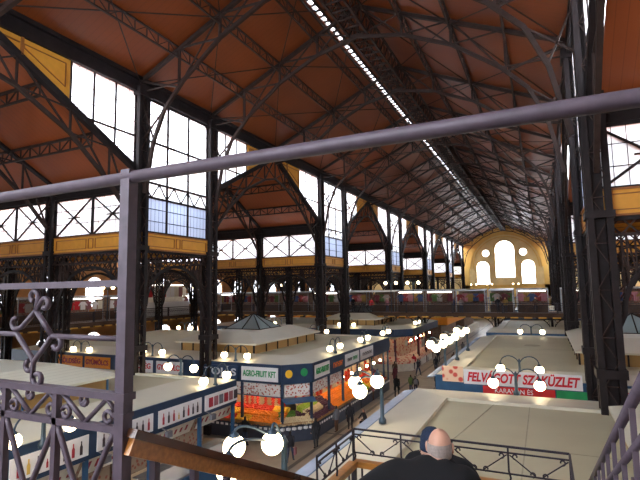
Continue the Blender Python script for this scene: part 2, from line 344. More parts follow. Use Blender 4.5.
# ------------------------------------------------------------------ nave clerestory: eave beams, tall windows, gables
def eave(name, x):
    b = MB(); s = 1 if x < -5 else -1
    b.bb(x-.25, x+.25, FR, EN, 20.1, 20.35); b.bb(x-.25, x+.25, FR, EN, 20.85, 21.05); b.bb(x-.06, x+.06, FR, EN, 20.35, 20.85)
    struct(name, b, M['iron'])
eave('trim_4', XL); eave('trim_5', XR)
def panel(o, ax, a0, a1, fixed, z0, z1, inner):
    # ochre parapet panel with moulded rectangles; ax 'y' runs along the hall, 'x' across
    def P(a, d, z): return (fixed+d, a, z) if ax == 'y' else (a, fixed+d, z)
    b = MB()
    if ax == 'y': b.bb(fixed-.1, fixed+.1, a0, a1, z0, z1)
    else: b.bb(a0, a1, fixed-.1, fixed+.1, z0, z1)
    pn = b.build('panel', M['yellow'], o)
    L = a1-a0; m = MB(); d = inner*.115
    segs = [(a0+L*.04, a0+L*.44), (a0+L*.47, a0+L*.53), (a0+L*.56, a0+L*.96)]
    for s0, s1 in segs:
        for sgn in (1, -1):
            dd = d*sgn; zz0, zz1 = z0+.2, z1-.2
            m.path([P(s0, dd, zz0), P(s1, dd, zz0), P(s1, dd, zz1), P(s0, dd, zz1), P(s0, dd, zz0)], .05, .03)
    for zz in (z0+.02, z1-.02):
        m.bar(P(a0, d, zz), P(a1, d, zz), .07); m.bar(P(a0, -d, zz), P(a1, -d, zz), .07)
    m.build('moulding', M['ochre_line'], pn)
def tall_window(x, y0, y1, inner):
    o = window(); a, c = y0+.35, y1-.35
    MB().bb(x-.01, x+.01, a, c, 14.35, 20.1).build('glass', M['glass'], o); MB().bb(x-.01, x+.01, a, c, 12.3, 14.35).build('dull_glass', M['low'], o)
    f = MB(); L = c-a
    for k in range(4): f.bar((x, a+L*k/3, 12.3), (x, a+L*k/3, 20.1), .13)
    for z in (12.35, 14.35, 15.2, 17.6, 20.05): f.bar((x, a, z), (x, c, z), .12)
    for k in range(9):     # lattice belt
        s0, s1 = a+L*k/9, a+L*(k+1)/9
        f.bar((x, s0, 14.35 if k % 2 else 15.2), (x, s1, 15.2 if k % 2 else 14.35), .07)
    for k in range(1, 18): f.bar((x, a+L*k/18, 12.3), (x, a+L*k/18, 20.1), .022)
    for z in (13.0, 13.7, 15.9, 16.7, 18.4, 19.2): f.bar((x, a, z), (x, c, z), .035)
    f.build('frame', M['iron'], o)
    panel(o, 'y', y0+.3, y1-.3, x, 11.35, 12.3, inner)
def gable(x, y0, y1, inner):
    ym = (y0+y1)/2; sl = (20.2-15.75)/(ym-y0)
    for s, ya in ((1, y0), (-1, y1)):
        def yy(t): return ya+s*t
        def zl(t): return 15.75+sl*t
        o = window()
        P = [(.35, zl(.35)), (4.35, zl(4.35)), (4.35, 20.1), (.35, 20.1)]
        MB().poly([(x-.01, yy(t), z) for t, z in P], (.02, 0, 0)).build('glass', M['glass'], o)
        f = MB()
        for t in (.35, 1.7, 3.05, 4.35): f.bar((x, yy(t), zl(t)), (x, yy(t), 20.1), .1)
        for z in (17.6,):
            f.bar((x, yy(.3), z), (x, yy(min(4.35, (z-15.75)/sl)), z), .1)
        for z in (16.7, 18.4, 19.2): f.bar((x, yy(.3), z), (x, yy(min(4.35, (z-15.75)/sl)), z), .03)
        for t in (.8, 1.25, 2.15, 2.6, 3.5, 3.9): f.bar((x, yy(t), zl(t)), (x, yy(t), 20.1), .022)
        f.build('frame', M['iron'], o)
        p = MB(); P = [(4.45, zl(4.45)), (ym-y0-.2, zl(ym-y0-.2)), (ym-y0-.2, 20.1), (4.45, 20.1)]
        p.poly([(x-.08, yy(t), z) for t, z in P], (.16, 0, 0)); pp = p.build('panel', M['yellow'], o)
        m = MB(); q = x+inner*.1
        for t0, t1 in ((4.7, 6.7), (6.9, 7.7)):
            a, c, d, e = (t0, zl(t0)+.5), (t1, zl(t1)+.45), (t1, 19.85), (t0, 19.85)
            if c[1] > d[1]: c = (t1, d[1]-.02)
            m.path([(q, yy(u), v) for u, v in (a, c, d, e, a)], .05, .04)
        for t in (6.8,): m.bar((q, yy(t), zl(t)), (q, yy(t), 20.1), .12)
        m.build('moulding', M['ochre_line'], pp)
    g = thing('gable_rafter', (x, ym, 15.6), None, 'roof truss')
    f = MB()
    for s, ya in ((1, y0), (-1, y1)):
        f.bar((x, ya, 15.6), (x, ym, 20.15), .3, .32, up=(1,0,0))
    f.build('rafter', M['iron'], g)
    f = MB(); n = 12; pts = []
    prof = [(.0, 12.9), (.10, 14.7), (.24, 16.6), (.40, 17.9), (.5, 18.3)]
    pr = prof+[(1-u, z) for u, z in prof[-2::-1]]; L = y1-y0
    lo = [(x, y0+.35+(L-.7)*u, z) for u, z in pr]; f.path(lo, .16, .18, up=(1,0,0)); f.build('lower_chord', M['iron2'], g)
    f = MB()
    for u, z in pr[1:-1]:
        up = 15.6+(20.15-15.6)*(1-abs(u-.5)*2); yc = y0+.35+(L-.7)*u; f.bar((x, yc, z), (x, yc, up), .09)
    for (u, z), (u2, z2) in zip(pr, pr[1:]):
        mid = u2 if u < .5 else u; other = (u, z) if u < .5 else (u2, z2)
        up = 15.6+4.55*(1-abs(mid-.5)*2); f.bar((x, y0+.35+(L-.7)*other[0], other[1]), (x, y0+.35+(L-.7)*mid, up), .08)
        up2 = 15.6+4.55*(1-abs(other[0]-.5)*2); f.bar((x, y0+.35+(L-.7)*other[0], up2), (x, y0+.35+(L-.7)*mid, z2 if u < .5 else z), .07)
    f.build('web', M['iron2'], g)
    return g
SIDE = {XL: 'on the fruit side', XR: 'on the banner side'}
for x, inner in ((XL, 1), (XR, -1)):
    for y0, y1 in nar: tall_window(x, y0, y1, inner)
    for k, (y0, y1) in enumerate(bays):
        g = gable(x, y0, y1, inner)
        g['label'] = 'iron truss in the %s gable opening from camera end %s' % (ORD[k], SIDE[x])
        if x == XL or k < 1:      # the same trusses carry each gabled roof further out
            for j, off in enumerate((7, 14, 21) if x == XL else (-7, -14)):
                dup(g, (x-off, (y0+y1)/2, 15.6), label='iron truss under %s aisle gable from camera, %s behind the opening %s' % (ORD[k], ORD[j], SIDE[x]))

for k, (y0, y1) in enumerate(bays):
    ym = (y0+y1)/2
    for j, u in enumerate((.33, .66, 1.34, 1.67)):
        yy = y0+(ym-y0)*u; z = GE+(GR-GE)*(u if u < 1 else 2-u)
        t = thing('lattice_purlin', (-20, yy, z), 'aisle gable purlin, %s gable from camera, %s on its %s slope, fruit side' % (ORD[k], ['lower','upper','upper','lower'][j], 'near' if j < 2 else 'far'), 'roof girder')
        b = MB(); b.bar((-20.3, yy, z-.08), (-47.9, yy, z-.08), .12); b.bar((-20.3, yy, z-.7), (-47.9, yy, z-.7), .1); b.build('chords', M['iron2'], t)
        b = MB()
        for q in range(34): xa, xb = -20.3-q*.81, -20.3-(q+1)*.81; b.bar((xa, yy, z-.08), (xa, yy, z-.7), .06); b.bar((xa, yy, z-.7 if q % 2 else z-.08), (xb, yy, z-.08 if q % 2 else z-.7), .05)
        b.build('lattice', M['iron2'], t)
# ------------------------------------------------------------------ iron columns
def make_column(loc, wd, h, flare=True):
    t = thing('iron_column', loc, None, 'column'); x, y, z = loc; r = wd/2
    b = MB(); cw = wd*.27
    for i in (-1, 1):
        for j in (-1, 1): b.bb(x+i*(r-cw/2)-cw/2, x+i*(r-cw/2)+cw/2, y+j*(r-cw/2)-cw/2, y+j*(r-cw/2)+cw/2, z, z+h)
    if flare: b.bb(x-wd*.2, x+wd*.2, y-wd*.2, y+wd*.2, z, z+h)
    b.build('shaft', M['iron'], t)
    b = MB(); st = wd*1.0; n = int(h/st)
    for k in range(n):
        z0, z1 = z+k*st, z+(k+1)*st; q = r-.03; e = r-cw*.8
        for s in (-1, 1):
            a, c = (-e, e) if k % 2 else (e, -e)
            b.bar((x+a, y+s*q, z0), (x+c, y+s*q, z1), .07, .03); b.bar((x+s*q, y+a, z0), (x+s*q, y+c, z1), .07, .03)
            if k % 2: b.bar((x-e, y+s*q, z0), (x+e, y+s*q, z0), .07, .03); b.bar((x+s*q, y-e, z0), (x+s*q, y+e, z0), .07, .03)
    b.build('lacing', M['iron2'], t)
    MB().box((x, y, z+.3), (wd*1.35, wd*1.35, .6)).box((x, y, z+.75), (wd*1.15, wd*1.15, .3)).build('base', M['iron'], t)
    if flare: MB().box((x, y, z+h-.25), (wd*1.25, wd*1.25, .5)).box((x, y, z+11.4), (wd*1.15, wd*1.15, .25)).box((x, y, z+6.0), (wd*1.15, wd*1.15, .3)).build('capital', M['iron'], t)
    return t
cp = None
for x in (XL, XR):
    ys = [2.0]+C
    for k, y in enumerate(ys):
        if cp is None: o = cp = make_column((x, y, 0), .8, 20.4)
        else: o = dup(cp, (x, y, 0))
        o['label'] = 'tall lattice iron nave column, %s from camera end %s' % (ORD[k], SIDE[x])
ap = None
rows = [(-27.0, 'first row outside the fruit side nave columns'), (-34.0, 'second row outside the fruit side nave columns'), (-41.0, 'row carrying the outer gallery edge'), (8.7, 'first row outside the banner side nave columns'), (15.7, 'second row outside the banner side nave columns')]
for x, rl in rows:
    for k, y in enumerate(([2.0]+C) if x < 0 else ([2.0]+C)[:7]):
        if ap is None: o = ap = make_column((x, y, 0), .62, 15.4)
        else: o = dup(ap, (x, y, 0))
        o['label'] = 'slim iron column, %s from camera, %s' % (ORD[k], rl)

# ------------------------------------------------------------------ transverse window walls and arched girders
def cross_wall(x0, x1, y):
    o = window(); a, c = min(x0, x1)+.3, max(x0, x1)-.3
    MB().bb(a, c, y-.01, y+.01, 12.3, 14.6).build('glass', M['glass'], o)
    f = MB(); L = c-a
    for k in range(3): f.bar((a+L*k/2, y, 12.3), (a+L*k/2, y, 14.6), .16)
    for z in (12.32, 14.6): f.bar((a, y, z), (c, y, z), .14)
    for k in range(2):
        s0, s1 = a+L*k/2, a+L*(k+1)/2
        f.bar((s0, y-.02, 12.3), (s1, y-.02, 14.6), .09); f.bar((s0, y+.02, 14.6), (s1, y+.02, 12.3), .09); f.bar(((s0+s1)/2-.5, y, 13.45), ((s0+s1)/2+.5, y, 13.45), .06)
    for k in range(1, 14): f.bar((a+L*k/14, y, 12.3), (a+L*k/14, y, 14.6), .022)
    for z in (13.1, 13.9): f.bar((a, y, z), (c, y, z), .03)
    f.build('frame', M['iron'], o)
    panel(o, 'x', a, c, y, 11.35, 12.3, -1)
    b = MB(); b.bb(a-.3, c+.3, y-.15, y+.15, 14.65, 14.85); b.bb(a-.3, c+.3, y-.15, y+.15, 15.35, 15.6); b.bb(a-.3, c+.3, y-.03, y+.03, 14.85, 15.35)
    b.build('beam', M['iron'], o)
for y in [2.0]+C:
    for x0, x1 in ((-27, -20), (-34, -27), (-41, -34), (-48, -41)): cross_wall(x0, x1, y)
for y in C[:6]:
    for x0, x1 in ((1.7, 8.7), (8.7, 15.7)): cross_wall(x0, x1, y)
def make_arch(loc, L):
    # open girder with a round arch below it, running along local x, centred
    t = thing('arched_girder', loc, None, 'arched girder'); x, y, z = loc
    h = L/2-.3; b = MB(); zt = 11.3
    b.bar((x-h, y, zt-.05), (x+h, y, zt-.05), .22, .14); b.build('top_chord', M['iron'], t)
    R = h*.86; zc = 10.45-R*.9
    arc = [(x-R*math.cos(PI*k/16), y, zc+R*.9*math.sin(PI*k/16)) for k in range(17)]
    arc = [(x-h, y, zc-1.0)]+arc+[(x+h, y, zc-1.0)]
    b = MB(); b.path(arc, .16, .12, up=(0,1,0)); b.build('arch', M['iron'], t)
    b = MB(); N = 12; zz = 10.7
    b.bar((x-h, y, zz), (x+h, y, zz), .09)
    for k in range(N):
        s0, s1 = x-h+2*h*k/N, x-h+2*h*(k+1)/N
        b.bar((s0, y, zz), (s1, y, zt), .06); b.bar((s1, y, zz), (s0, y, zt), .06)
    for k in (1,2,3,4,5,11,12,13,14,15):
        p = arc[k+1]; b.bar(p, (p[0], y, zz), .06)
        q = arc[k+2] if k < 8 else arc[k]; b.bar((q[0], y, q[2]), (p[0], y, zz), .05)
        b.bar((x-h if p[0] < x else x+h, y, max(8.0, p[2]-.9)), p, .05)
    for s in (-1, 1):
        b.tube([(x+s*(h-.75+.35*math.cos(a*PI/6)), y, 9.9+.35*math.sin(a*PI/6)) for a in range(13)], .035, 5)
    b.build('lattice', M['iron2'], t); return t
ga = None
for r, y in enumerate([2.0]+C):
    for j, xc in enumerate((-23.5, -30.5, -37.5, -44.5, 5.2, 12.2)):
        if xc > 0 and r > 6: continue
        if ga is None: o = ga = make_arch((xc, y, 0), 7.0)
        else: o = dup(ga, (xc, y, 0))
        o['label'] = 'arched girder under cross windows, %s row from camera, %s' % (ORD[r], ['next to fruit side nave column','second beyond fruit side column','third beyond fruit side column','over outer gallery','next to banner side nave column','second beyond banner side column'][j])
gb = None
for k, (y0, y1) in enumerate(nar):
    for x in (XL, XR, -41.0):
        if gb is None: o = gb = make_arch((x, (y0+y1)/2, 0), 6.1); o.rotation_euler = (0, 0, PI/2)
        else: o = dup(gb, (x, (y0+y1)/2, 0), PI/2)
        o['label'] = 'arched girder along the hall, %s narrow bay from camera, %s' % (ORD[k], SIDE.get(x, 'at the outer gallery edge'))

# ------------------------------------------------------------------ nave roof trusses, purlins and bracing
def make_truss(y, leg=True):
    t = thing('roof_truss', (XM, y, EZ), None, 'roof truss')
    lo = [(-9.95+XM+9.15-.6, 14.4), (-18.95, 17.2), (-18.2, 18.9), (-16.9, 20.3), (-14.5, 22.1), (-11.8, 23.35), (XM, 23.9)]
    lo[0] = (-19.55, 14.4)
    if not leg: lo = [(-19.9, 19.6)]+lo[3:]
    lo = lo+[(2*XM-a, z) for a, z in lo[-2::-1]]
    b = MB(); b.bar((XL+.1, y, EZ-.12), (XM, y, RZ-.2), .2, .2, up=(0,1,0)); b.bar((XR-.1, y, EZ-.12), (XM, y, RZ-.2), .2, .2, up=(0,1,0)); b.build('upper_chord', M['iron2'], t)
    b = MB(); b.path([(a, y, z) for a, z in lo], .18, .17, up=(0,1,0)); b.build('lower_chord', M['iron2'], t)
    b = MB(); px = [-17.2, -14.5, -11.8, XM, -6.5, -3.8, -1.1]
    def lz(x):
        for (a, z), (c, z2) in zip(lo, lo[1:]):
            if a <= x <= c: return z+(z2-z)*(x-a)/(c-a)
        return 20
    for i, x in enumerate(px):
        b.bar((x, y, lz(x)), (x, y, roofz(x)-.1), .12)
    seq = [XL+.2]+px+[XR-.2]
    for i in range(len(seq)-1):
        a, c = seq[i], seq[i+1]
        if not leg and i in (0, len(seq)-2): b.bar((a, y, roofz(a)-.3), (c, y, lz(c)), .1) if i == 0 else b.bar((c, y, EZ-.2), (a, y, lz(a)), .1)
        elif i == 0: b.bar((a, y, EZ-.2), (c, y, lz(c)), .1); b.bar((a+.1, y, 17.5), (-18.2, y, 18.9), .08); b.bar((a, y, 19.6), (-18.9, y, 17.2), .08)
        elif i == len(seq)-2: b.bar((c, y, EZ-.2), (a, y, lz(a)), .1); b.bar((c-.1, y, 17.5), (-.1, y, 18.9), .08); b.bar((c, y, 19.6), (.6, y, 17.2), .08)
        else:
            b.bar((a, y, roofz(a)-.1), (c, y, lz(c)), .09); b.bar((a, y, lz(a)), (c, y, roofz(c)-.1), .07)
    b.bar((XL, y, 20.2), (-16.9, y, 20.25), .07); b.bar((XR, y, 20.2), (-1.4, y, 20.25), .07)
    b.build('web', M['iron2'], t); return t
ty = sorted([2.0, 10.55]+C+[34.0, 57.4, 80.55, 103.85, 127.1])
tp = None; tq = None
for k, y in enumerate(ty):
    if any(abs(y-c) < .1 for c in [2.0]+C):
        if tp is None: o = tp = make_truss(y)
        else: o = dup(tp, (XM, y, EZ))
    elif tq is None: o = tq = make_truss(y, False)
    else: o = dup(tq, (XM, y, EZ))
    o['label'] = 'arched iron truss spanning the nave roof, %s from camera end' % ORD[k]
def make_purlin(L, x, y0):
    z = roofz(x); t = thing('lattice_purlin', (x, y0, z), None, 'roof girder')
    b = MB(); b.bar((x, y0, z-.1), (x, y0+L, z-.1), .09, .08); b.bar((x, y0, z-.68), (x, y0+L, z-.68), .09, .08); b.build('chords', M['iron2'], t)
    b = MB(); n = max(6, int(L/.75)); 
    for i in range(n):
        a, c = y0+L*i/n, y0+L*(i+1)/n
        b.bar((x, a, z-.1), (x, a, z-.68), .045)
        b.bar((x, a, z-.68 if i % 2 else z-.1), (x, c, z-.1 if i % 2 else z-.68), .035)
    b.build('lattice', M['iron2'], t); return t
edges = [-5.8]+ty+[139.0]; PX = [(-17.2, 'lowest'), (-14.5, 'middle'), (-11.8, 'top'), (-6.5, 'top'), (-3.8, 'middle'), (-1.1, 'lowest')]
for i, (y0, y1) in enumerate(zip(edges, edges[1:])):
    for x, nm in PX:
        q = make_purlin(y1-y0-.12, x, y0+.06) if i < 14 else make_purlin(y1-y0-.12, x, y0+.06)
        q['label'] = '%s lattice purlin of the nave roof %s, %s span from camera' % (nm, SIDE[XL] if x < XM else SIDE[XR], ORD[i])
# ridge walkway: dense girder box along the ridge
for i, (y0, y1) in enumerate(zip(edges, edges[1:])):
    t = thing('ridge_walkway', (XM, y0, 24), 'iron ridge girder box under roof peak, %s span from camera' % ORD[i], 'roof girder')
    b = MB()
    for dx in (-.55, .55):
        for z in (24.05, 25.25): b.bar((XM+dx, y0, z), (XM+dx, y1, z), .12)
    b.build('chords', M['iron2'], t); b = MB(); n = max(6, int((y1-y0)/.8))
    for k in range(n):
        a, c = y0+(y1-y0)*k/n, y0+(y1-y0)*(k+1)/n
        for dx in (-.55, .55): b.bar((XM+dx, a, 24.05), (XM+dx, c, 25.25), .06); b.bar((XM+dx, a, 25.25), (XM+dx, a, 24.05), .06)
        b.bar((XM-.55, a, 24.05), (XM+.55, a, 24.05), .07); b.bar((XM-.55, a, 24.05), (XM+.55, c, 24.05), .05)
    b.build('lattice', M['iron2'], t)
    q = thing('wind_brace', (XM, y0, 23), 'thin crossed wind bracing below roof boards, %s span from camera' % ORD[i], 'roof bracing')
    b = MB()
    for s in (-1, 1):
        e = XL if s < 0 else XR; md = (-14.5 if s < 0 else -3.8)
        for (xa, ya), (xb, yb) in (((e, y0), (md, y1)), ((md, y0), (e, y1)), ((md, y0), (XM, y1)), ((XM, y0), (md, y1))):
            b.bar((xa, ya, roofz(xa)-.3), (xb, yb, roofz(xb)-.3), .05)
        for xp in (-17.2, -14.5, -11.8): 
            xx = xp if s < 0 else 2*XM-xp; yc = (y0+y1)/2
    b.build('rods', M['iron2'], q)

# ------------------------------------------------------------------ galleries and the bridge across the nave
struct('floor_gallery_left', MB().bb(-48.1, -41.4, FR, EN-.6, 5.7, 6.0), M['floor2'])
struct('floor_gallery_right', MB().bb(23.2, 29.8, FR, EN-.6, 5.7, 6.0), M['floor2'])
struct('floor_gallery_far', MB().bb(-41.3, 23.1, 133, EN-.6, 5.7, 6.0), M['floor2'])
struct('floor_bridge', MB().bb(-41.3, 23.1, 55.1, 60, 5.75, 6.05), M['floor2'])
struct('trim_6', MB().bb(-41.3, 23.1, 54.95, 55.1, 5.6, 6.1), M['walldark'])
struct('trim_7', MB().bb(-41.45, -41.3, FR, 133, 5.55, 6.05), M['walldark'])
b = MB(); x = -40.8
while x < 23: b.box((x, 54.8, 5.62), (.75, .3, .13)); x += 1.35
struct('trim_8', b, M['gold'])
b = MB(); y = 2
while y < 132: b.box((-41.2, y, 5.6), (.3, .75, .13)); y += 1.35
struct('trim_9', b, M['gold'])
def make_railing(loc, L, hgt=1.05):
    t = thing('gallery_railing', loc, None, 'railing'); x, y, z = loc
    b = MB(); b.bar((x, y, z+hgt), (x+L, y, z+hgt), .07); b.bar((x, y, z+.12), (x+L, y, z+.12), .05); b.bar((x, y, z+hgt-.2), (x+L, y, z+hgt-.2), .04); b.build('rail', M['railblk'], t)
    b = MB(); n = int(L/.16)
    for k in range(n+1): b.bar((x+L*k/n, y, z+.12), (x+L*k/n, y, z+hgt-.2), .022)
    for k in range(n//2): b.bar((x+L*2*k/n, y, z+.5), (x+L*(2*k+1)/n, y, z+.7), .02); b.bar((x+L*(2*k+1)/n, y, z+.7), (x+L*(2*k+2)/n, y, z+.5), .02)
    b.build('balusters', M['railblk'], t)
    b = MB()
    for k in (0, 1): b.bar((x+L*k, y, z), (x+L*k, y, z+hgt+.05), .09)
    b.build('post', M['railblk'], t); return t
rp = None
for k in range(12):
    x = -41.2+k*5.3
    if rp is None: o = rp = make_railing((x, 55.15, 6.05), 5.2)
    else: o = dup(rp, (x, 55.15, 6.05))
    o['label'] = 'dark iron railing section on the bridge front edge, %s from the outer gallery end' % ORD[k]
for k in range(18):
    y = 2.5+k*5.3
    if abs(y-57) < 5.4: continue
    o = dup(rp, (-41.55, y, 6.0), PI/2); o['label'] = 'dark iron railing section on the long outer gallery edge, %s from camera end' % ORD[k]
for k, (x, y) in enumerate([(-37.5, 55.6), (-23.5, 55.6), (-17.9, 55.6), (-13.6, 55.6), (-5.0, 55.6), (.6, 55.6), (-17.9, 59.4), (-5.0, 59.4), (-13.6, 59.4)]):
    t = thing('bridge_pillar', (x, y, 0), 'dark iron pillar with curved brackets under the bridge, %s built along it' % ORD[k], 'pillar')
    t['label'] = 'iron pillar with curved brackets carrying the bridge, %s from the outer gallery, %s row' % (ORD[[0,1,2,3,4,5,2,4,3][k]], 'front' if k < 6 else 'rear')
    MB().tube([(x, y, 0), (x, y, .5), (x, y, .52), (x, y, 5.7)], [.24, .24, .15, .12], 10).build('shaft', M['iron'], t)
    b = MB()
    for s in (-1, 1):
        b.tube([(x+s*.12+s*1.4*(1-math.cos(a*PI/12)), y, 4.1+1.45*math.sin(a*PI/12)) for a in range(7)], .05, 5)
        for a in (2, 4): b.bar((x+s*.12, y, 5.6), (x+s*.12+s*1.4*(1-math.cos(a*PI/12)), y, 4.1+1.45*math.sin(a*PI/12)), .04)
        b.tube([(x+s*(.5+.2*math.cos(a*PI/5)), y, 5.3+.2*math.sin(a*PI/5)) for a in range(11)], .03, 5)
    b.build('bracket', M['iron'], t)

TX = ['textile_r', 'textile_w', 'textile_b', 'textile_g', 'textile_y', 'wine', 'pinkc', 'brownc']
TXN = {'textile_r': 'red', 'textile_w': 'white', 'textile_b': 'blue', 'textile_g': 'green', 'textile_y': 'mustard', 'wine': 'wine red', 'pinkc': 'pink', 'brownc': 'brown', 'white': 'bright white', 'offwhite': 'cream', 'redcoat': 'bright red'}
def garment_mb(kind):
    b = MB()
    if kind == 0:   # shirt on a hanger: body with sleeves
        b.poly([(-.28,-.02,.0),(.28,-.02,.0),(.27,-.02,.55),(.5,-.02,.38),(.56,-.02,.5),(.28,-.02,.78),(.09,-.02,.84),(0,-.02,.78),(-.09,-.02,.84),(-.28,-.02,.78),(-.56,-.02,.5),(-.5,-.02,.38),(-.27,-.02,.55)], (0,.06,0))
    else:           # hanging cloth with soft folds
        n = 9
        pts = [(-.3+.6*i/n, -.03*math.cos(i*2.2), 0) for i in range(n+1)]
        for p, q in zip(pts, pts[1:]):
            b.poly([(p[0], p[1], .0), (q[0], q[1], .0), (q[0], q[1], .9), (p[0], p[1], .9)], (0, .03, 0))
    return b
gproto = {}
def garment(loc, rz, m, kind, label, group):
    key = (m, kind)
    if key not in gproto:
        o = garment_mb(kind).build('hanging_shirt' if kind == 0 else 'hanging_cloth', M[m]); gproto[key] = o; tag(o, label, 'garment' if kind == 0 else 'cloth', group)
        o.location = loc; o.rotation_euler = (0, 0, rz); return o
    o = dup(gproto[key], loc, rz, label, group); return o
def make_kiosk(loc, W, rz, label, roofm, lit, wall='goods', D=2.4, H=2.55):
    t = thing('gallery_kiosk', (0,0,0), label, 'stall'); h = W/2
    b = MB(); b.poly([(-h,0,H-.12),(-h,D,H),(-h,D,H+.12),(-h,0,H)], (W,0,0)); b.build('roof', M[roofm], t)
    MB().bb(-h+.05, h-.05, D-.08, D, 0, H-.05).build('back_wall', M[wall], t)
    b = MB()
    for sx in (-1, 1):
        for yy in (.05, D-.05): b.box((sx*(h-.05), yy, H/2-.05), (.07, .07, H-.1))
    b.build('frame', M['steel'], t)
    b = MB().bb(-h+.1, h-.1, .1, .75, 0, .85); b.build('counter', M['walldark'], t)
    b = MB()
    for z in (1.3, 1.75, 2.15): b.bb(-h+.1, h-.1, D-.5, D-.08, z-.02, z+.02)
    b.build('shelf', M['crate'], t)
    b = MB(); r = random.Random(int(W*100+loc[0]*7+loc[1]))
    if lit: b = MB(); b.bb(-h+.25, h-.25, .02, .1, H-.26, H-.14); b.build('light_tube', M['tube'], t)
    t.location = loc; t.rotation_euler = (0, 0, rz); return t
kx = [(-39.2, 3.6, 'steel', 0), (-34.9, 3.8, 'steel', 0), (-30.4, 3.8, 'steel', 0), (-25.9, 3.8, 'steel', 1), (-21.9, 3.3, 'white', 0), (-18.3, 3.3, 'white', 0), (-14.7, 3.3, 'steel', 1), (-11.2, 3.3, 'steel', 1), (-7.7, 3.3, 'steel', 0), (-4.4, 2.6, 'steel', 0), (-1.2, 3.2, 'white', 1), (3.4, 3.6, 'steel', 1), (7.6, 3.6, 'steel', 0)]
for k, (x, W, rm, lit) in enumerate(kx):
    make_kiosk((x, 56.9, 6.05), W, 0, '%s kiosk on the bridge, %s from the outer gallery end' % ('brightly lit' if lit else 'unlit', ORD[k]), rm, lit)
    for j in range(5):
        m = TX[(k*3+j*5+j) % 8]; kd = (j+k) % 2
        garment((x-W/2+.45+j*(W-.9)/4, 57.0, 6.05+1.25), 0, m, kd, '%s %s hanging in the %s bridge kiosk from the outer gallery' % (TXN[m], 'shirt' if kd == 0 else 'cloth', ORD[k]), 'garments hung along the bridge kiosks')
for k in range(10):
    y = 15+k*5.2+(5 if k > 7 else 0)
    make_kiosk((-44.6, y, 6.0), 4.4, PI/2, 'textile kiosk on the outer gallery, %s from the camera end' % ORD[k], 'steel' if k % 2 else 'white', k in (1, 4, 5, 6, 7, 8))
    for j in range(6):
        m = (['white', 'offwhite', 'redcoat', 'redcoat', 'white', 'pinkc'] if 3 < k < 8 else TX)[(j+k*2) % 6]; kd = (j+k) % 2
        garment((-44.7, y-1.8+j*.72, 6.0+1.2), PI/2, m, kd, '%s %s hanging at the %s outer gallery kiosk from camera' % (TXN[m], 'shirt' if kd == 0 else 'cloth', ORD[k]), 'textiles hung along the outer gallery kiosks')

t = thing('textile_counter', (-42.6, 45.5, 6.0), 'long pale counter heaped with linens on the outer gallery edge', 'counter')
MB().bb(-43.3, -42.3, 41.5, 49.5, 6.0, 7.7).build('base', M['white'], t); MB().bb(-43.6, -43.5, 41.5, 49.5, 7.7, 9.9).build('back_screen', M['offwhite'], t)
MB().bb(-43.0, -42.9, 41.9, 49.1, 9.75, 9.85).build('light_tube', M['tube'], t)  # tube added to brighten the linens
for j in range(11):
    m = ['white','offwhite','redcoat','white','textile_w','redcoat','white','white','offwhite','pinkc','white'][j]
    q = garment((-42.9, 41.8+j*.74, 8.3), PI/2, m, 1, '%s cloth hanging over the linen counter, %s from the camera end' % (TXN[m], ORD[j]), 'cloths over the linen counter'); q.scale = (1.1, 1, 1.4)
# ------------------------------------------------------------------ stall blocks on the ground floor
def block(label, outer, inner, zr=4.5, fascia='navy', fz=3.35, seams=()):
    t = thing('stall_block', (outer[0][0], outer[0][1], 0), label, 'market stall'); n = len(outer)
    b = MB(); k0 = len(b.v)
    for (x, y) in outer: b.v.append((x, y, zr))
    for (x, y) in inner: b.v.append((x, y, zr+.28))
    for i in range(n): j = (i+1) % n; b.face([i, j, n+j, n+i])
    for (x, y) in inner: b.v.append((x, y, zr+.16))
    for i in range(n): j = (i+1) % n; b.face([n+i, n+j, 2*n+j, 2*n+i])
    b.build('cornice', M['roofedge'], t)
    b = MB(); b.poly([(x, y, zr+.17) for x, y in inner], (0, 0, -.15)); rf = b.build('roof', M['roof'], t)
    if seams:
        b = MB()
        for p, q in seams: b.bar((*p, zr+.172), (*q, zr+.172), .035, .012)
        b.build('seam', M['seam'], rf)
    b = MB()
    for i in range(n):
        p, q = outer[i], outer[(i+1) % n]; b.bar((p[0], p[1], (fz+zr-.01)/2), (q[0], q[1], (fz+zr-.01)/2), .12, zr-.01-fz)
    b.build('fascia', M[fascia], t)
    return t
def inset(o, w): # w = per-edge inset for rectangles: left,right,near,far
    (x0, y0), (x1, y1) = o; return [(x0+w[0], y0+w[2]), (x1-w[1], y0+w[2]), (x1-w[1], y1-w[3]), (x0+w[0], y1-w[3])]
def rect(x0, x1, y0, y1): return [(x0, y0), (x1, y0), (x1, y1), (x0, y1)]
def posts(t, pts, z1=3.4, m='navy'):
    for x, y in pts: MB().box((x, y, z1/2), (.14, .14, z1)).build('post', M[m], t)
LAm = M['yellow']
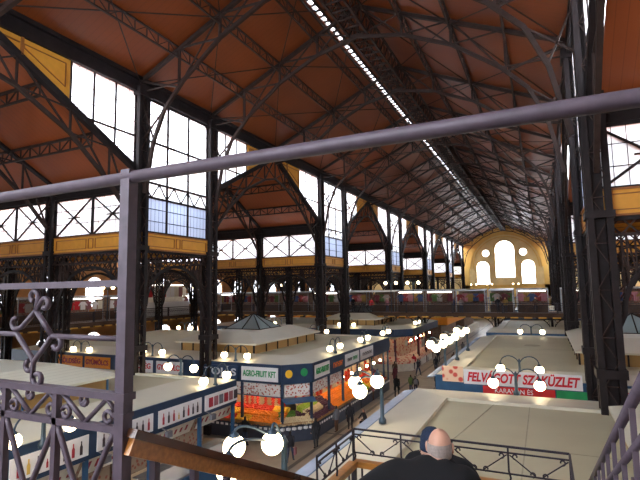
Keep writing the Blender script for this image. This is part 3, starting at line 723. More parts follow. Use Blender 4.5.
def lantern(label, x0, x1, y0, y1, z0=4.65, corr='roofedge', trim='iron', wall='ochre', o=.38):
    t = thing('roof_lantern', ((x0+x1)/2, (y0+y1)/2, z0), label, 'rooflight'); z1 = z0+.75
    MB().bb(x0, x1, y0, y1, z0, z1).build('side_wall', M['lanternwall'], t)
    b = MB()
    for i in range(7):
        for yy in (y0-.03, y1+.03): b.bar((x0+(x1-x0)*i/6, yy, z0), (x0+(x1-x0)*i/6, yy, z1), .07)
        for xx in (x0-.03, x1+.03): b.bar((xx, y0+(y1-y0)*i/6, z0), (xx, y0+(y1-y0)*i/6, z1), .07)
    b.build('frame', M[trim], t)
    b = MB(); X0, X1, Y0, Y1 = x0-o, x1+o, y0-o, y1+o; r = 1.7
    b.v += [(X0,Y0,z1),(X1,Y0,z1),(X1,Y1,z1),(X0,Y1,z1),(X0+r,Y0+r,z1+.62),(X1-r,Y0+r,z1+.62),(X1-r,Y1-r,z1+.62),(X0+r,Y1-r,z1+.62),(X0,Y0,z1-.1),(X1,Y0,z1-.1),(X1,Y1,z1-.1),(X0,Y1,z1-.1)]
    for q in ((0,1,5,4),(1,2,6,5),(2,3,7,6),(3,0,4,7),(4,5,6,7),(8,9,1,0),(9,10,2,1),(10,11,3,2),(11,8,0,3),(11,10,9,8)): b.face(list(q))
    b.build('roof', M[corr], t)
    xm, ym = (x0+x1)/2, (y0+y1)/2; s = min(x1-x0, y1-y0)/2-1.5; zt = z1+.63
    for k, yc in enumerate([ym] if (y1-y0) < 13 else [ym-(y1-y0)/4, ym+(y1-y0)/4]):
        b = MB(); b.v += [(xm-s,yc-s,zt),(xm+s,yc-s,zt),(xm+s,yc+s,zt),(xm-s,yc+s,zt),(xm,yc,zt+1.1)]
        for q in ((0,1,4),(1,2,4),(2,3,4),(3,0,4)): b.face(list(q))
        b.build('glass_pyramid', M['pyr'], t); b = MB()
        for i, j in ((-1,-1),(1,-1),(1,1),(-1,1),(0,-1),(0,1),(1,0),(-1,0)): b.bar((xm+i*s, yc+j*s, zt), (xm, yc, zt+1.11), .07)
        for a, c in (((-1,-1),(1,-1)),((1,-1),(1,1)),((1,1),(-1,1)),((-1,1),(-1,-1))): b.bar((xm+a[0]*s, yc+a[1]*s, zt), (xm+c[0]*s, yc+c[1]*s, zt), .08)
        b.build('glazing_bars', M['blue'] if trim == 'blue' else M['iron'], t)
    return t
# corner fruit block
A_out = [(-14.5,25.2),(-13.1,26.5),(-13.1,42.4),(-40,42.4),(-40,25.2)]
A_in = [(-15.4,27.2),(-14.9,27.7),(-14.9,41),(-38.5,41),(-38.5,27.2)]
A = block('long navy fronted corner stall block selling fruit, beige roof, beside the main aisle', A_out, A_in)
posts(A, [(-14.5,25.3),(-13.2,26.6),(-17.35,25.3),(-20.3,25.3),(-24.1,25.3),(-28,25.3),(-31.4,25.3),(-13.2,29.2),(-13.2,31.6),(-13.2,34.6),(-13.2,37.9),(-13.2,41),(-13.2,42.3)])
b = MB(); b.bb(-39, -15.9, 27.2, 27.35, 0, 3.4); b.bb(-15.05, -14.9, 28, 42, 0, 3.4); b.build('inner_wall', M['innerwall'], A)
b = MB(); b.bb(-40, -14.5, 25.25, 41, 3.3, 3.36); b.bb(-14.5, -13.2, 26.9, 42.3, 3.3, 3.36); b.build('soffit', M['offwhite'], A)
lantern('large rooflight with glass pyramid on the fruit block roof', -24.2, -18, 27.6, 37)
# near stall block with bottle signs
L0 = block('near navy stall block with white bottle pictures along its fascia', rect(-40, -14.4, 1.5, 20.4), inset([(-40,1.5),(-14.4,20.4)], (1.5,1.6,1,1.6)))
posts(L0, [(-14.5,20.3),(-14.5,17.75),(-14.5,14.75),(-14.5,11.8),(-14.5,9.0)], m='blue')
MB().bb(-17.2, -17.05, 2, 20.5, 0, 3.4).build('inner_wall', M['innerwall'], L0)
MB().bb(-17, -14.45, 2, 20.3, 3.3, 3.36).build('soffit', M['offwhite'], L0)
lantern('corrugated rooflight with blue trim on the near bottle sign block', -24.2, -17.5, 4, 15.2, corr='corr', trim='blue')
# blocks on the other side of the aisle
R0 = block('near beige roofed stall block below the stair landing', rect(-5.4, 14, 2.5, 21.6), inset([(-5.4,2.5),(14,21.6)], (1.8,1,1,2.7)), fascia='blue', seams=[((-.7,3.6),(-.7,18.9)),((-3.6,14.2),(12,14.2)),((2.2,3.6),(2.2,18.9)),((-2.6,14.2),(-1.9,18.9))])
MB().poly([(-5.4,2.5,4.46),(-5.4,21.6,4.46),(-6.0,21.6,4.36),(-6.0,2.5,4.36)], (0,0,-.05)).build('awning', M['paleblue'], R0)  # top of the fascia strip, its reflection painted in as pale blue
lantern('yellow walled rooflight on the near block beside the banner side column', 1.75, 8, 4, 16.5, o=.22)
R1 = block('long beige roofed stall block behind the red lettered banner', rect(-5.3, 14, 25.3, 45.5), inset([(-5.3,25.3),(14,45.5)], (1.35,1,1.2,1)), fascia='blue', seams=[((2,27),(2,44)),((-3.9,36),(12,36))])
MB().poly([(-5.3,25.3,4.46),(-5.3,45.5,4.46),(-5.8,45.5,4.36),(-5.8,25.3,4.36)], (0,0,-.05)).build('awning', M['paleblue'], R1)  # fascia top again, pale blue stands in for the reflection
posts(R1, [(-5.2,25.4),(-2.6,25.4),(0,25.4),(2.6,25.4)], m='blue')
MB().bb(-5.1, 13, 26.6, 26.75, 0, 3.4).build('inner_wall', M['goods'], R1)
MB().bb(-5, 13, 25.5, 26.2, 0, 1.3).build('counter', M['redboard'], R1)
lantern('yellow walled rooflight on the block behind the lettered banner', 1.55, 8.3, 29.8, 42, o=.2)
MB().lathe((-1.0, 38, 4.67), [(0.001,.03),(.5,.03),(.55,0)], 20).build('roof_hatch', M['seam'], R1)
# farther blocks
B = block('brightly lit meat stall block, next block past the fruit block before the bridge', [(-14.8,50.2),(-13.3,51.8),(-13.3,65.5),(-40,65.5),(-40,50.2)], [(-15.7,51.6),(-14.6,52.8),(-14.6,64.2),(-38.6,64.2),(-38.6,51.6)], fascia='navy', fz=3.7)
MB().bb(-39, -15.6, 52.3, 52.45, 0, 3.5).bb(-15.6, -15.45, 53, 65, 0, 3.5).build('inner_wall', M['meat'], B)
MB().poly([(-24,50.2,1.1),(-14.8,50.2,1.1),(-13.3,51.8,1.1),(-13.3,62,1.1),(-14.3,62,1.5),(-14.3,52.4,1.5),(-15.4,51.2,1.5),(-24,51.2,1.5)], (0,0,-.3)).build('display', M['meat'], B)
MB().poly([(-24,50.3,.8),(-14.85,50.3,.8),(-13.4,51.9,.8),(-13.4,62,.8),(-14.3,62,.8),(-14.3,52.4,.8),(-15.4,51.2,.8),(-24,51.2,.8)], (0,0,-.8)).build('counter', M['offwhite'], B)
MB().bb(-39, -14.9, 50.4, 64, 3.45, 3.5).build('soffit', M['offwhite'], B)
posts(B, [(-14.8,50.3),(-17.8,50.3),(-21,50.3),(-13.4,55),(-13.4,58.6),(-13.4,62)], m='wine')
lantern('rooflight on the meat stall block before the bridge', -24.2, -18, 53, 62)
far = [('third stall block on the meat stall side, past the bridge', -40, -13.3, 72.5, 88.5), ('fourth stall block on the meat stall side, far past the bridge', -40, -13.3, 96, 111.5),
       ('stall block under the bridge on the banner side', -5.3, 14, 49.5, 65.5), ('stall block past the bridge on the banner side', -5.3, 14, 72.5, 88.5), ('farthest stall block on the banner side', -5.3, 14, 96, 111.5)]
for k, (lb, x0, x1, y0, y1) in enumerate(far):
    t = block(lb, rect(x0, x1, y0, y1), inset([(x0,y0),(x1,y1)], (1.3,1.3,1.3,1.3)), fascia=['orange','navy','blue','navy','blue'][k])
    MB().bb(x0+1.2, x1-1.2, y0+1.2, y1-1.2, 0, 3.4).build('inner_wall', M['goods'], t)
    MB().bb(x0+.1, x1-.1, y0+.1, y0+.8, 0, 1.2).bb(x1-.8 if x0 < -20 else x0+.1, x1-.1 if x0 < -20 else x0+.8, y0+.9, y1-.1, 0, 1.2).build('counter', M['offwhite'], t)
for k, (x0, x1, y0, y1) in enumerate([(-40.2, -38.8, 3, 20)]): pass

# signs
def sign(name, x0, x1, y, z0, z1, bm, s=None, size=.5, tm='red', shear=0, label='', bold=.012, cat='sign', width=.9):
    t = thing(name, ((x0+x1)/2, y, z0), label, cat); MB().bb(x0, x1, y-.08, y-.02, z0, z1).build('board', M[bm], t)
    if s: text(s, size, ((x0+x1)/2, y-.1, (z0+z1)/2), PI/2, 0, M[tm], t, shear=shear, width=(x1-x0)*width, bold=bold)
    return t
def sign_e(name, x, y0, y1, z0, z1, bm, s=None, size=.5, tm='red', label='', bold=.012, width=.88):
    t = thing(name, (x, (y0+y1)/2, z0), label, 'sign'); MB().bb(x+.02, x+.08, y0, y1, z0, z1).build('board', M[bm], t)
    if s: text(s, size, (x+.1, (y0+y1)/2, (z0+z1)/2), PI/2, PI/2, M[tm], t, width=(y1-y0)*width, bold=bold)
    return t
FY = 25.12
sign('stall_sign', -34.1, -31.5, FY, 3.5, 4.3, 'orange', 'ZÖLDSÉG', .5, 'redbrown', label='orange ZÖLDSÉG sign on the navy fascia, farthest from the aisle')
sign('stall_sign', -31.2, -28.6, FY, 3.5, 4.3, 'orange', 'GYÜMÖLCS', .5, 'redbrown', label='orange GYÜMÖLCS sign on the navy fascia')
sign('stall_sign', -27.0, -24.55, FY, 3.5, 4.3, 'white', 'ZÖLDSÉG', .5, 'red', label='white ZÖLDSÉG sign with red letters')
sign('stall_sign', -24.2, -21.9, FY, 3.5, 4.3, 'white', 'GYÜMÖLCS', .5, 'red', label='white GYÜMÖLCS sign with red letters')
sign('stall_sign', -20.2, -17.5, FY, 3.5, 4.3, 'navy', 'TOJÁS', .62, 'greyt', label='navy TOJÁS sign with silver letters beside the fruit corner')
sign('stall_sign', -17.25, -14.65, FY, 3.5, 4.32, 'white', 'AGRO-FRUIT KFT', .5, 'green', label='white AGRO-FRUIT KFT sign with green letters facing the cross aisle')
sign_e('stall_sign', -13.1, 26.75, 29.0, 3.5, 4.32, 'white', 'AGRO-FRUIT KFT', .5, 'green', label='white AGRO-FRUIT KFT sign with green letters facing the main aisle')
sign_e('stall_sign', -13.1, 29.2, 31.5, 3.5, 4.32, 'navy', None, .5, 'orangel', label='dark blue sign with orange red lettering along the main aisle')
sign_e('stall_sign', -13.1, 31.7, 34.5, 3.5, 4.32, 'white', None, .5, 'green', label='first white sign past the dark blue one along the main aisle')
sign_e('stall_sign', -13.1, 34.8, 37.8, 3.5, 4.32, 'white', None, .5, 'darkt', label='second white sign past the dark blue one along the main aisle')
def strokes(par, y0, y1, z, m, n, h):
    b = MB(); r = random.Random(n); w_ = (y1-y0)/n
    for k in range(n):
        y = y0+w_*k; b.bb(-12.99, -12.97, y, y+w_*.28, z-h/2, z+h/2)
        if k % 2: b.bb(-12.99, -12.97, y+w_*.28, y+w_*.7, z-h*.1, z+h*.1)
        else: b.bb(-12.99, -12.97, y+w_*.28, y+w_*.7, z+h*.3, z+h/2)
    b.build('painted_mark', M[m], par)
for o in [o for o in COL.objects if o.name.startswith('stall_sign') and 'along the main aisle' in o['label']]:
    if 'dark blue sign' in o['label']: strokes(o, 29.55, 31.2, 3.9, 'orangel', 7, .34)
    elif 'first' in o['label']: strokes(o, 32.1, 33.0, 3.9, 'darkt', 5, .22); strokes(o, 33.2, 34.1, 3.9, 'green', 5, .26)
    else: strokes(o, 35.2, 37.4, 3.9, 'darkt', 9, .24)
t = thing('fruit_emblem', (-13.8, 25.8, 3.5), 'small yellow and green fruit emblem on the chamfered navy corner', 'sign')
d = Vector((1.4, 1.3, 0)).normalized(); nn = Vector((d.y, -d.x, 0))
def corner_disc(u, z, r, m, nm):
    c = Vector((-14.5, 25.2, z))+d*u+nn*.07
    MB().poly([tuple(c+d*(r*math.cos(a*PI/8))+Vector((0,0,r*1.1*math.sin(a*PI/8)))) for a in range(16)], nn*.03).build(nm, M[m], t)
corner_disc(.45, 3.95, .22, 'yel', 'emblem'); corner_disc(1.4, 4.0, .22, 'green', 'emblem')
# red lettered banner and the boards round it
t = thing('shop_banner', (-1.3, 25.2, 4.2), 'white banner with slanted red FELVÁGOTT SZAKÜZLET lettering', 'banner')
MB().bb(-3.9, 1.35, 25.1, 25.16, 4.16, 4.86).build('board', M['white'], t)
text('FELVÁGOTT SZAKÜZLET', .6, (-1.28, 25.08, 4.5), PI/2, 0, M['red'], t, shear=.25, width=5.0, bold=.022)
t = thing('shop_banner', (-1.3, 25.2, 3.6), 'red strip with small pale lettering under the slanted lettered banner', 'banner')
MB().bb(-3.0, .2, 25.1, 25.15, 3.74, 4.12).build('board', M['redboard'], t); text('KARAVÁN ÉS', .3, (-1.6, 25.08, 3.93), PI/2, 0, M['white'], t, width=1.7)
MB().bb(.25, 1.6, 25.1, 25.15, 3.74, 4.12).build('side_board', M['green'], t)
t = thing('meat_picture_board', (-4.4, 25.2, 4.2), 'food picture board beside the slanted lettered banner', 'sign')
MB().bb(-4.95, -3.92, 25.08, 25.14, 4.22, 4.98).build('board', M['meat'], t)
t = thing('shop_banner', (3.4, 25.2, 3.6), 'cream shop board with a red box, past the column from the banner', 'sign')
MB().bb(2.2, 4.6, 25.1, 25.16, 3.6, 4.4).build('board', M['offwhite'], t)
b = MB(); b.path([(2.5,25.08,3.95),(3.3,25.08,3.95),(3.3,25.08,4.2),(2.5,25.08,4.2),(2.5,25.08,3.95)], .04); b.build('red_box', M['red'], t)
# bottle sign boxes along the near block
def bottle_mb(x, y, z, s):
    b = MB(); b.poly([(x, y+u*s, z+v*s) for u, v in ((-.05,0),(.05,0),(.05,.26),(.018,.33),(.018,.44),(-.018,.44),(-.018,.33),(-.05,.26))], (.015, 0, 0)); return b
n = 0
for k, (y0, y1) in enumerate([(17.9, 20.4), (15.0, 17.65), (12.1, 14.7), (9.1, 11.75), (6.2, 8.8)]):
    t = sign_e('bottle_sign', -14.38, y0, y1, 3.52, 4.2, 'white', label='long white sign box with bottle pictures, %s from the cross aisle' % ORD[k])
    mats = ['darkt', 'redbrown', 'darkt', 'redbrown', 'goldt', 'darkt', 'redbrown', 'darkt']
    if k == 0:
        for j in range(6):
            MB().bb(-14.29, -14.27, y0+.25+j*.39, y0+.53+j*.39, 3.64, 4.06).build('picture', M[['redbrown','pinkc','greyc'][j % 3] if j < 5 else 'darkt'], t)
    else:
        for j in range(8): bottle_mb(-14.29, y0+.25+j*.3, 3.62, 1.0 if j != 3 else .6).build('picture', M[mats[(j+k) % 8]], t)
for k, (y0, y1) in enumerate([(18.0, 20.6), (14.9, 17.6), (11.9, 14.6), (9.1, 11.7)]):
    t = thing('menu_board', (-14.9, (y0+y1)/2, 2.7), 'lit cream menu board under the bottle signs, %s from the cross aisle' % ORD[k], 'sign')
    MB().poly([(-14.95, y0, 2.65), (-14.6, y0, 3.3), (-14.63, y0, 3.32), (-14.98, y0, 2.67)], (0, y1-y0, 0)).build('board', M['offwhite'], t)
    b = MB(); r = random.Random(k)
    for j in range(7):
        y = y0+.2+j*.34; h = r.uniform(.12, .3); b.poly([(-14.86+.0, y, 2.85), (-14.86+h*.54, y, 2.85+h), (-14.84+h*.54, y, 2.84+h), (-14.84, y, 2.84)], (0, .12, 0))
    b.build('print', M['redbrown'], t)

# display counters of the near block: glass cases with food, tubes above
for k, (y0, y1) in enumerate([(18.0, 20.5), (14.95, 17.55), (11.95, 14.6), (9.1, 11.6)]):
    t = thing('glass_counter', (-14.8, (y0+y1)/2, 0), 'lit glass food counter under the bottle signs, %s from the cross aisle' % ORD[k], 'counter')
    MB().bb(-15.6, -14.7, y0, y1, 0, .85).build('base', M['blue'], t)
    MB().bb(-15.6, -14.75, y0+.05, y1-.05, .86, .95).build('shelf', M['steel'], t)
    MB().poly([(-14.72, y0, .95), (-14.95, y0, 1.45), (-14.97, y0, 1.45), (-14.74, y0, .95)], (0, y1-y0, 0)).build('glass', M['clear'], t)
    MB().bb(-15.6, -14.95, y0, y1, 1.45, 1.49).build('top', M['steel'], t)
    MB().bb(-15.5, -15.42, y0+.15, y1-.15, 1.37, 1.43).build('light_tube', M['tube'], t)
    MB().bb(-16.9, -16.5, y0, y1, 1.2, 2.6).build('goods_shelf', M['goods'], t)
    r = random.Random(k)
    for j in range(6):
        m = ['pale', 'tom', 'yel', 'textile_w', 'brownc', 'pinkc'][(j+k) % 6]
        o = MB().lathe((0,0,0), [(.001,0),(.14,0),(.17,.05),(.15,.1),(.08,.13),(.001,.14)], 10).build('food_tray', M[m], None, True)
        o.location = (-15.2, y0+.25+j*.4, .95); tag(o, 'round %s food portion in the %s glass counter from the cross aisle' % (['pale','red','yellow','white','brown','pink'][(j+k) % 6], ORD[k]), 'food', 'food in the glass counters')
for k, y in enumerate([19.2, 16.3, 13.3, 10.3]):
    t = thing('strip_light', (-15.0, y, 3.2), 'white strip light under the soffit, %s from the cross aisle' % ORD[k], 'lamp'); MB().bb(-15.06, -14.94, y-.8, y+.8, 3.18, 3.24).build('tube', M['tube'], t); MB().bb(-15.1, -14.9, y-.85, y+.85, 3.24, 3.3).build('housing', M['steel'], t)
for k, y in enumerate([18.0, 15.2, 12.2]):
    t = thing('floodlight', (-14.0, y, 3.3), 'small grey floodlight on an arm below the bottle signs, %s from the cross aisle' % ORD[k], 'lamp')
    MB().box((-13.95, y, 3.3), (.14, .3, .24)).build('housing', M['greyc'], t); MB().bar((-14.35, y, 3.5), (-13.95, y, 3.38), .04).build('arm', M['greyc'], t)

# ------------------------------------------------------------------ fruit stall displays
def counter_run(label, p0, p1, inward):
    # sloped display: p0->p1 along the front, inward vector
    p0 = Vector((*p0, 0)); p1 = Vector((*p1, 0)); iv = Vector((*inward, 0)); t = thing('fruit_counter', tuple((p0+p1)/2), label, 'counter'); e = p1-p0
    def q(v, z): return (v.x, v.y, z)
    MB().poly([q(p0, 0), q(p0, .78), q(p0+iv*1.3, 1.45), q(p0+iv*1.3, 0)], e).build('base', M['counter'], t)
    b = MB(); L = e.length; n = int(L/.34)
    for k in range(n):
        c = p0+e*((k+.5)/n)-iv*.04; b.box((c.x, c.y, .78), (.2 if abs(e.x) > .1 else .02, .2 if abs(e.y) > .1 else .02, .13))
    b.build('price_cards', M['white'], t); return t
counter_run('dark sloped fruit counter facing the cross aisle', (-20.2, 25.0), (-14.6, 25.0), (0, 1))
counter_run('dark sloped fruit counter along the main aisle, near half', (-12.95, 26.6), (-12.95, 34.4), (-1, 0))
counter_run('dark sloped fruit counter along the main aisle, far half', (-12.95, 34.6), (-12.95, 41.8), (-1, 0))
counter_run('short dark fruit counter across the chamfered corner', (-14.55, 25.02), (-13.0, 26.5), (-.69, .72))
KN = {'orn': 'orange', 'tom': 'tomato', 'yel': 'yellow_pepper', 'grn': 'green_apple', 'pur': 'plum', 'leafy': 'lettuce', 'pale': 'onion'}
fp = {}; cratep = None; nf = {}
def fruit(kind, loc, where):
    r = {'orn': .085, 'tom': .08, 'yel': .085, 'grn': .085, 'pur': .08, 'leafy': .12, 'pale': .085}[kind]
    if kind not in fp:
        if kind == 'leafy':
            b = MB()
            for k in range(7): a = k*.9; b.ball((.05*math.cos(a), .05*math.sin(a), .02*(k % 3)), .08, 6, 4, .8)
        elif kind == 'yel': b = MB().lathe((0,0,0), [(.001,-.09),(.045,-.08),(.075,0),(.085,.06),(.05,.1),(.015,.085),(.015,.13),(.001,.13)], 8)
        else: b = MB().lathe((0,0,0), [(.001,-r),(r*.6,-r*.8),(r,0),(r*.75,r*.7),(r*.25,r*.86),(.001,r*.78)], 9)
        o = b.build(KN[kind], M[kind], None, True); fp[kind] = o; o.location = loc
    else: o = dup(fp[kind], loc)
    o['label'] = '%s in the crates of the fruit counter %s' % (KN[kind].replace('_', ' '), where); o['category'] = 'vegetable' if kind in ('tom','yel','leafy','pale') else 'fruit'; o['group'] = '%s %s' % (KN[kind].replace('_', ' ')+' pieces', where); return o
def heap(kind, c, along, inward, where, nth):
    b = MB(); r = random.Random(nth*7+len(where)); R = .1
    for i in range(9):
        for j in range(3):
            for l in range(2):
                u = -.48+i*.12+.06*(l % 2); v = .06+j*.13+.06*l
                p = Vector(c)+Vector(along)*u+Vector(inward)*v+Vector((0,0,.08+.5*v+l*.09+r.uniform(-.02,.03)))
                b.ball(p, R*r.uniform(.8,1.1), 6, 4)
    o = b.build('produce_heap', M[kind], None, True)
    tag(o, 'heap of %s pieces in the %s rear crate %s' % (KN[kind].replace('_', ' '), ORD[nth % 20], where), 'produce', kind='stuff')
def crate(loc, rz, label):
    global cratep
    if cratep is None:
        t = thing('produce_crate', loc, label, 'crate'); x, y, z = loc
        b = MB()
        for k in range(2): b.box((x, y-.2, z+.03+k*.08), (1.08, .02, .06)); b.box((x, y+.2, z+.03+k*.08), (1.08, .02, .06)); b.box((x-.53, y, z+.03+k*.08), (.02, .4, .06)); b.box((x+.53, y, z+.03+k*.08), (.02, .4, .06))
        b.build('side_slats', M['crate'], t); MB().box((x, y, z+.01), (1.06, .4, .015)).build('bottom', M['crate'], t); cratep = t; t.rotation_euler = (0, 0, rz); return t
    return dup(cratep, loc, rz, label)
seqE = ['tom','pale','pur','orn','yel','grn','orn','tom','grn','yel','orn','tom']
i = 0
for k in range(5):
    x = -19.6+k*1.12; kinds = [['pale','tom','tom'],['tom','yel','tom'],['yel','orn','tom'],['orn','orn','tom'],['orn','orn','yel']][k]
    for tier in range(3):
        loc = (x, 25.28+tier*.43, .93+tier*.22); crate(loc, 0, '%s slatted crate from the chamfered corner in the %s tier facing the cross aisle' % (ORD[4-k], ['lowest','middle','top'][tier]))
        if tier == 0 :
            for j in range(14): fruit(kinds[0], (x-.42+(j % 7)*.14, loc[1]-.1+.2*(j//7), loc[2]+.12+.03*(j % 2)), 'facing the cross aisle')
            heap(kinds[0], (x, loc[1]-.14, loc[2]-.08), (1,0,0), (0,1,0), 'in the lowest tier facing the cross aisle', 4-k)
        else: heap(kinds[tier], (x, loc[1]-.2, loc[2]-.02), (1,0,0), (0,1,0), 'in the %s tier facing the cross aisle' % ['','middle','top'][tier], 4-k)
for k in range(13):
    y = 27.2+k*1.14; base = seqE[k % 12]
    for tier in range(3):
        kd = seqE[(k+tier*(1 if k > 5 else 0)) % 12] if k > 1 else ['pur','pale','grn'][tier]
        if 3 < k < 7: kd = 'orn'
        if k in (7, 8): kd = 'grn' if tier < 2 else 'yel'
        loc = (-13.22-tier*.43, y, .93+tier*.22); crate(loc, PI/2, '%s slatted crate from the chamfered corner in the %s tier along the main aisle' % (ORD[k], ['lowest','middle','top'][tier]))
        if tier == 0:
            for j in range(10): fruit(kd, (loc[0]-.1+.2*(j//5), y-.4+(j % 5)*.2, loc[2]+.13), 'along the main aisle')
            heap(kd, (loc[0]+.14, y, loc[2]-.08), (0,1,0), (-1,0,0), 'in the lowest tier along the main aisle', k)
        else: heap(kd, (loc[0]+.2, y, loc[2]-.02), (0,1,0), (-1,0,0), 'in the %s tier along the main aisle' % ['','middle','top'][tier], k)
for k in range(2):
    for tier in range(2):
        c = Vector((-14.55, 25.02, 0)).lerp(Vector((-13.0, 26.5, 0)), .28+.46*k)+Vector((-.69,.72,0))*(.28+.45*tier)
        dx = Vector((.723,.69,0)); loc = (c.x, c.y, .95+tier*.23)
        crate(loc, math.radians(43.7), '%s crate in the %s tier of the chamfered corner counter' % (['TOJÁS side','main aisle side'][k], ['lower','upper'][tier]))
        kd = ['pale','leafy','pale','pur'][k*2+tier]
        heap(kd, (c.x+.14, c.y-.14, loc[2]-.06), tuple(dx), (-.69,.72,0), 'across the chamfered corner', k*2+tier)
# hanging pepper strings and the jar shelf band under the fascia
sp_ = None
for k in range(28):
    if k < 12: loc = (-20.0+k*.46, 26.35, 1.72); wh = 'facing the cross aisle'
    else: loc = (-14.5, 27.2+(k-12)*.9, 1.72); wh = 'along the main aisle'
    loc = (loc[0]+.1*math.sin(k*5.1), loc[1]+.08*math.cos(k*3.3), loc[2]+.28*math.sin(k*2.7)-.1)
    if sp_ is None:
        b = MB(); r = random.Random(3)
        for j in range(34): a = j*2.4; b.tube([(.02*math.cos(a), .02*math.sin(a), .05+j*.026), (.14*math.cos(a), .14*math.sin(a), .0+j*.026)], [.045, .015], 5)
        o = b.build('pepper_string', M['tom']); o.location = loc; sp_ = o
    else: o = dup(sp_, loc)
    o.scale = (1, 1, .75+.3*math.sin(k*1.9)**2)
    tag(o, 'dried red pepper string at the stall %s, %s along' % (wh, ORD[k] if k < 12 else ORD[k-12]), 'pepper string', 'strings of dried peppers %s' % wh)
for k, (x0, x1) in enumerate([(-20.2, -17.45), (-17.25, -14.65)]):
    t = thing('jar_rack', ((x0+x1)/2, 25.3, 2.6), 'patterned rack of jars under the %s sign' % ['TOJÁS', 'AGRO-FRUIT KFT front'][k], 'rack')
    MB().bb(x0, x1, 25.3, 25.5, 2.6, 3.3).build('jars', M['bottles'], t); MB().bb(x0, x1, 25.25, 25.6, 2.54, 2.6).build('board', M['blue'], t)
t = thing('jar_rack', (-13.8, 25.9, 2.4), 'patterned jar rack on the chamfered corner', 'rack'); MB().bar((-14.4, 25.4, 2.95), (-13.3, 26.5, 2.95), .12, .7).build('jars', M['bottles'], t)
MB().poly([(-14.5,25.1,2.5),(-13.0,26.5,2.5),(-12.6,26.1,2.35),(-13.9,24.7,2.35)], (0,0,.05)).build('canopy', M['blue'], t)
for k, (y0, y1) in enumerate([(26.75, 29.1), (29.3, 31.5)]):
    t = thing('jar_rack', (-13.4, (y0+y1)/2, 2.6), 'patterned jar rack along the main aisle, %s from the chamfered corner' % ORD[k], 'rack'); MB().bb(-13.5, -13.25, y0, y1, 2.6, 3.3).build('jars', M['bottles'], t)
sg = None
for k in range(34):
    loc = (-15.3-k*.42, 51.0, 2.75) if k < 18 else (-14.2, 52.6+(k-18)*.55, 2.75); m = ['meat','textile_w','tom','offwhite','redcoat'][k % 5]
    if k < 5:
        b = MB(); r = random.Random(k)
        for j in range(4): b.tube([(.07*math.cos(j*1.6), .07*math.sin(j*1.6), .45), (.09*math.cos(j*1.6), .09*math.sin(j*1.6), .25), (.08*math.cos(j*1.6), .08*math.sin(j*1.6), -.15-.1*(j % 2))], [.02, .06, .05], 6)
        o = b.build('hanging_meat', M[m], None, True); o.location = loc
        sg = (sg or [])+[o]
    else: o = dup(sg[k % 5], loc)
    tag(o, '%s bunch hanging at the meat stall %s, %s along' % (['pink','white','red','cream','bright red'][k % 5], 'facing the camera' if k < 18 else 'along the main aisle', ORD[k] if k < 18 else ORD[k-18]), 'meat', 'meat hanging at the meat stall')
b = MB()
# warm stall bulbs
bp_ = None; bl = [(-19.4,25.9,2.5),(-18.2,25.9,2.5),(-16.9,25.9,2.5),(-15.6,25.9,2.5)]+[(-13.7, 27.6+k*1.75, 2.55) for k in range(9)]+[(-16.2-k*2.2, 50.9, 3.1) for k in range(4)]+[(-13.9, 53.5+k*2.4, 3.1) for k in range(5)]+[(-25+k*-3.2, 25.8, 2.9) for k in range(3)]
for k, loc in enumerate(bl):
    if bp_ is None:
        t = bp_ = thing('stall_bulb', loc, None, 'lamp', 'bare warm bulbs under the stall fascias'); MB().ball(loc, .1, 10, 6).build('bulb', M['spot'], t, True); MB().bar((loc[0],loc[1],loc[2]+.08), (loc[0],loc[1],loc[2]+.5), .03).build('cord', M['iron'], t)
    else: t = dup(bp_, loc)
    t['label'] = 'small warm bulb under the %s' % ('fruit stall fascia facing the cross aisle' if k < 4 else 'fruit stall fascia along the main aisle' if k < 13 else 'meat stall soffit' if k < 22 else 'fascia of the ZÖLDSÉG signs')
    t['group'] = 'bulbs: '+t['label'][21:]

# ------------------------------------------------------------------ globe lamps
def make_lamp(kind):
    t = thing('globe_lamp', (0,0,0), None, 'lamp'); P = M['post']
    if kind == 'twin':
        offs = [(-.88, 0, .42), (.88, 0, .42)]; H = .75
    else:
        offs = [(-.1, -1.75, 1.35), (-.55, -.95, 1.42), (.02, -.5, 1.42)]; H = 1.25
    MB().lathe((0,0,0), [(.001,0),(.13,0),(.13,.12),(.07,.2),(.06,H),(.09,H+.05),(.03,H+.16),(.001,H+.2)], 10).build('post', P, t, True)
    for dx, dy, z in offs:
        L = math.hypot(dx, dy); pts = []
        for k in range(13):
            a = k*PI/12; s = (1-math.cos(a))/2; top = (z+.42)-H*.8 if kind == 'twin' else .35
            zz = (H*.8)*(1-s)+(z+.24)*s+math.sin(a)*(.42 if kind == 'twin' else .3)
            pts.append((dx*s, dy*s, zz))
        a_ = MB().tube(pts, .028, 6).build('arm', P, t, True)
        MB().lathe((dx, dy, z+.2), [(.11,-.03),(.09,.03),(.04,.08),(.001,.1)], 10).build('cap', P, a_, True)
        MB().ball((dx, dy, z), .215, 16, 10).build('globe', M['globe'], t, True)
    return t
tw = make_lamp('twin'); tw.location = (-1.3, 25.6, 4.5); tw['label'] = 'twin globe lamp behind the slanted lettered banner'
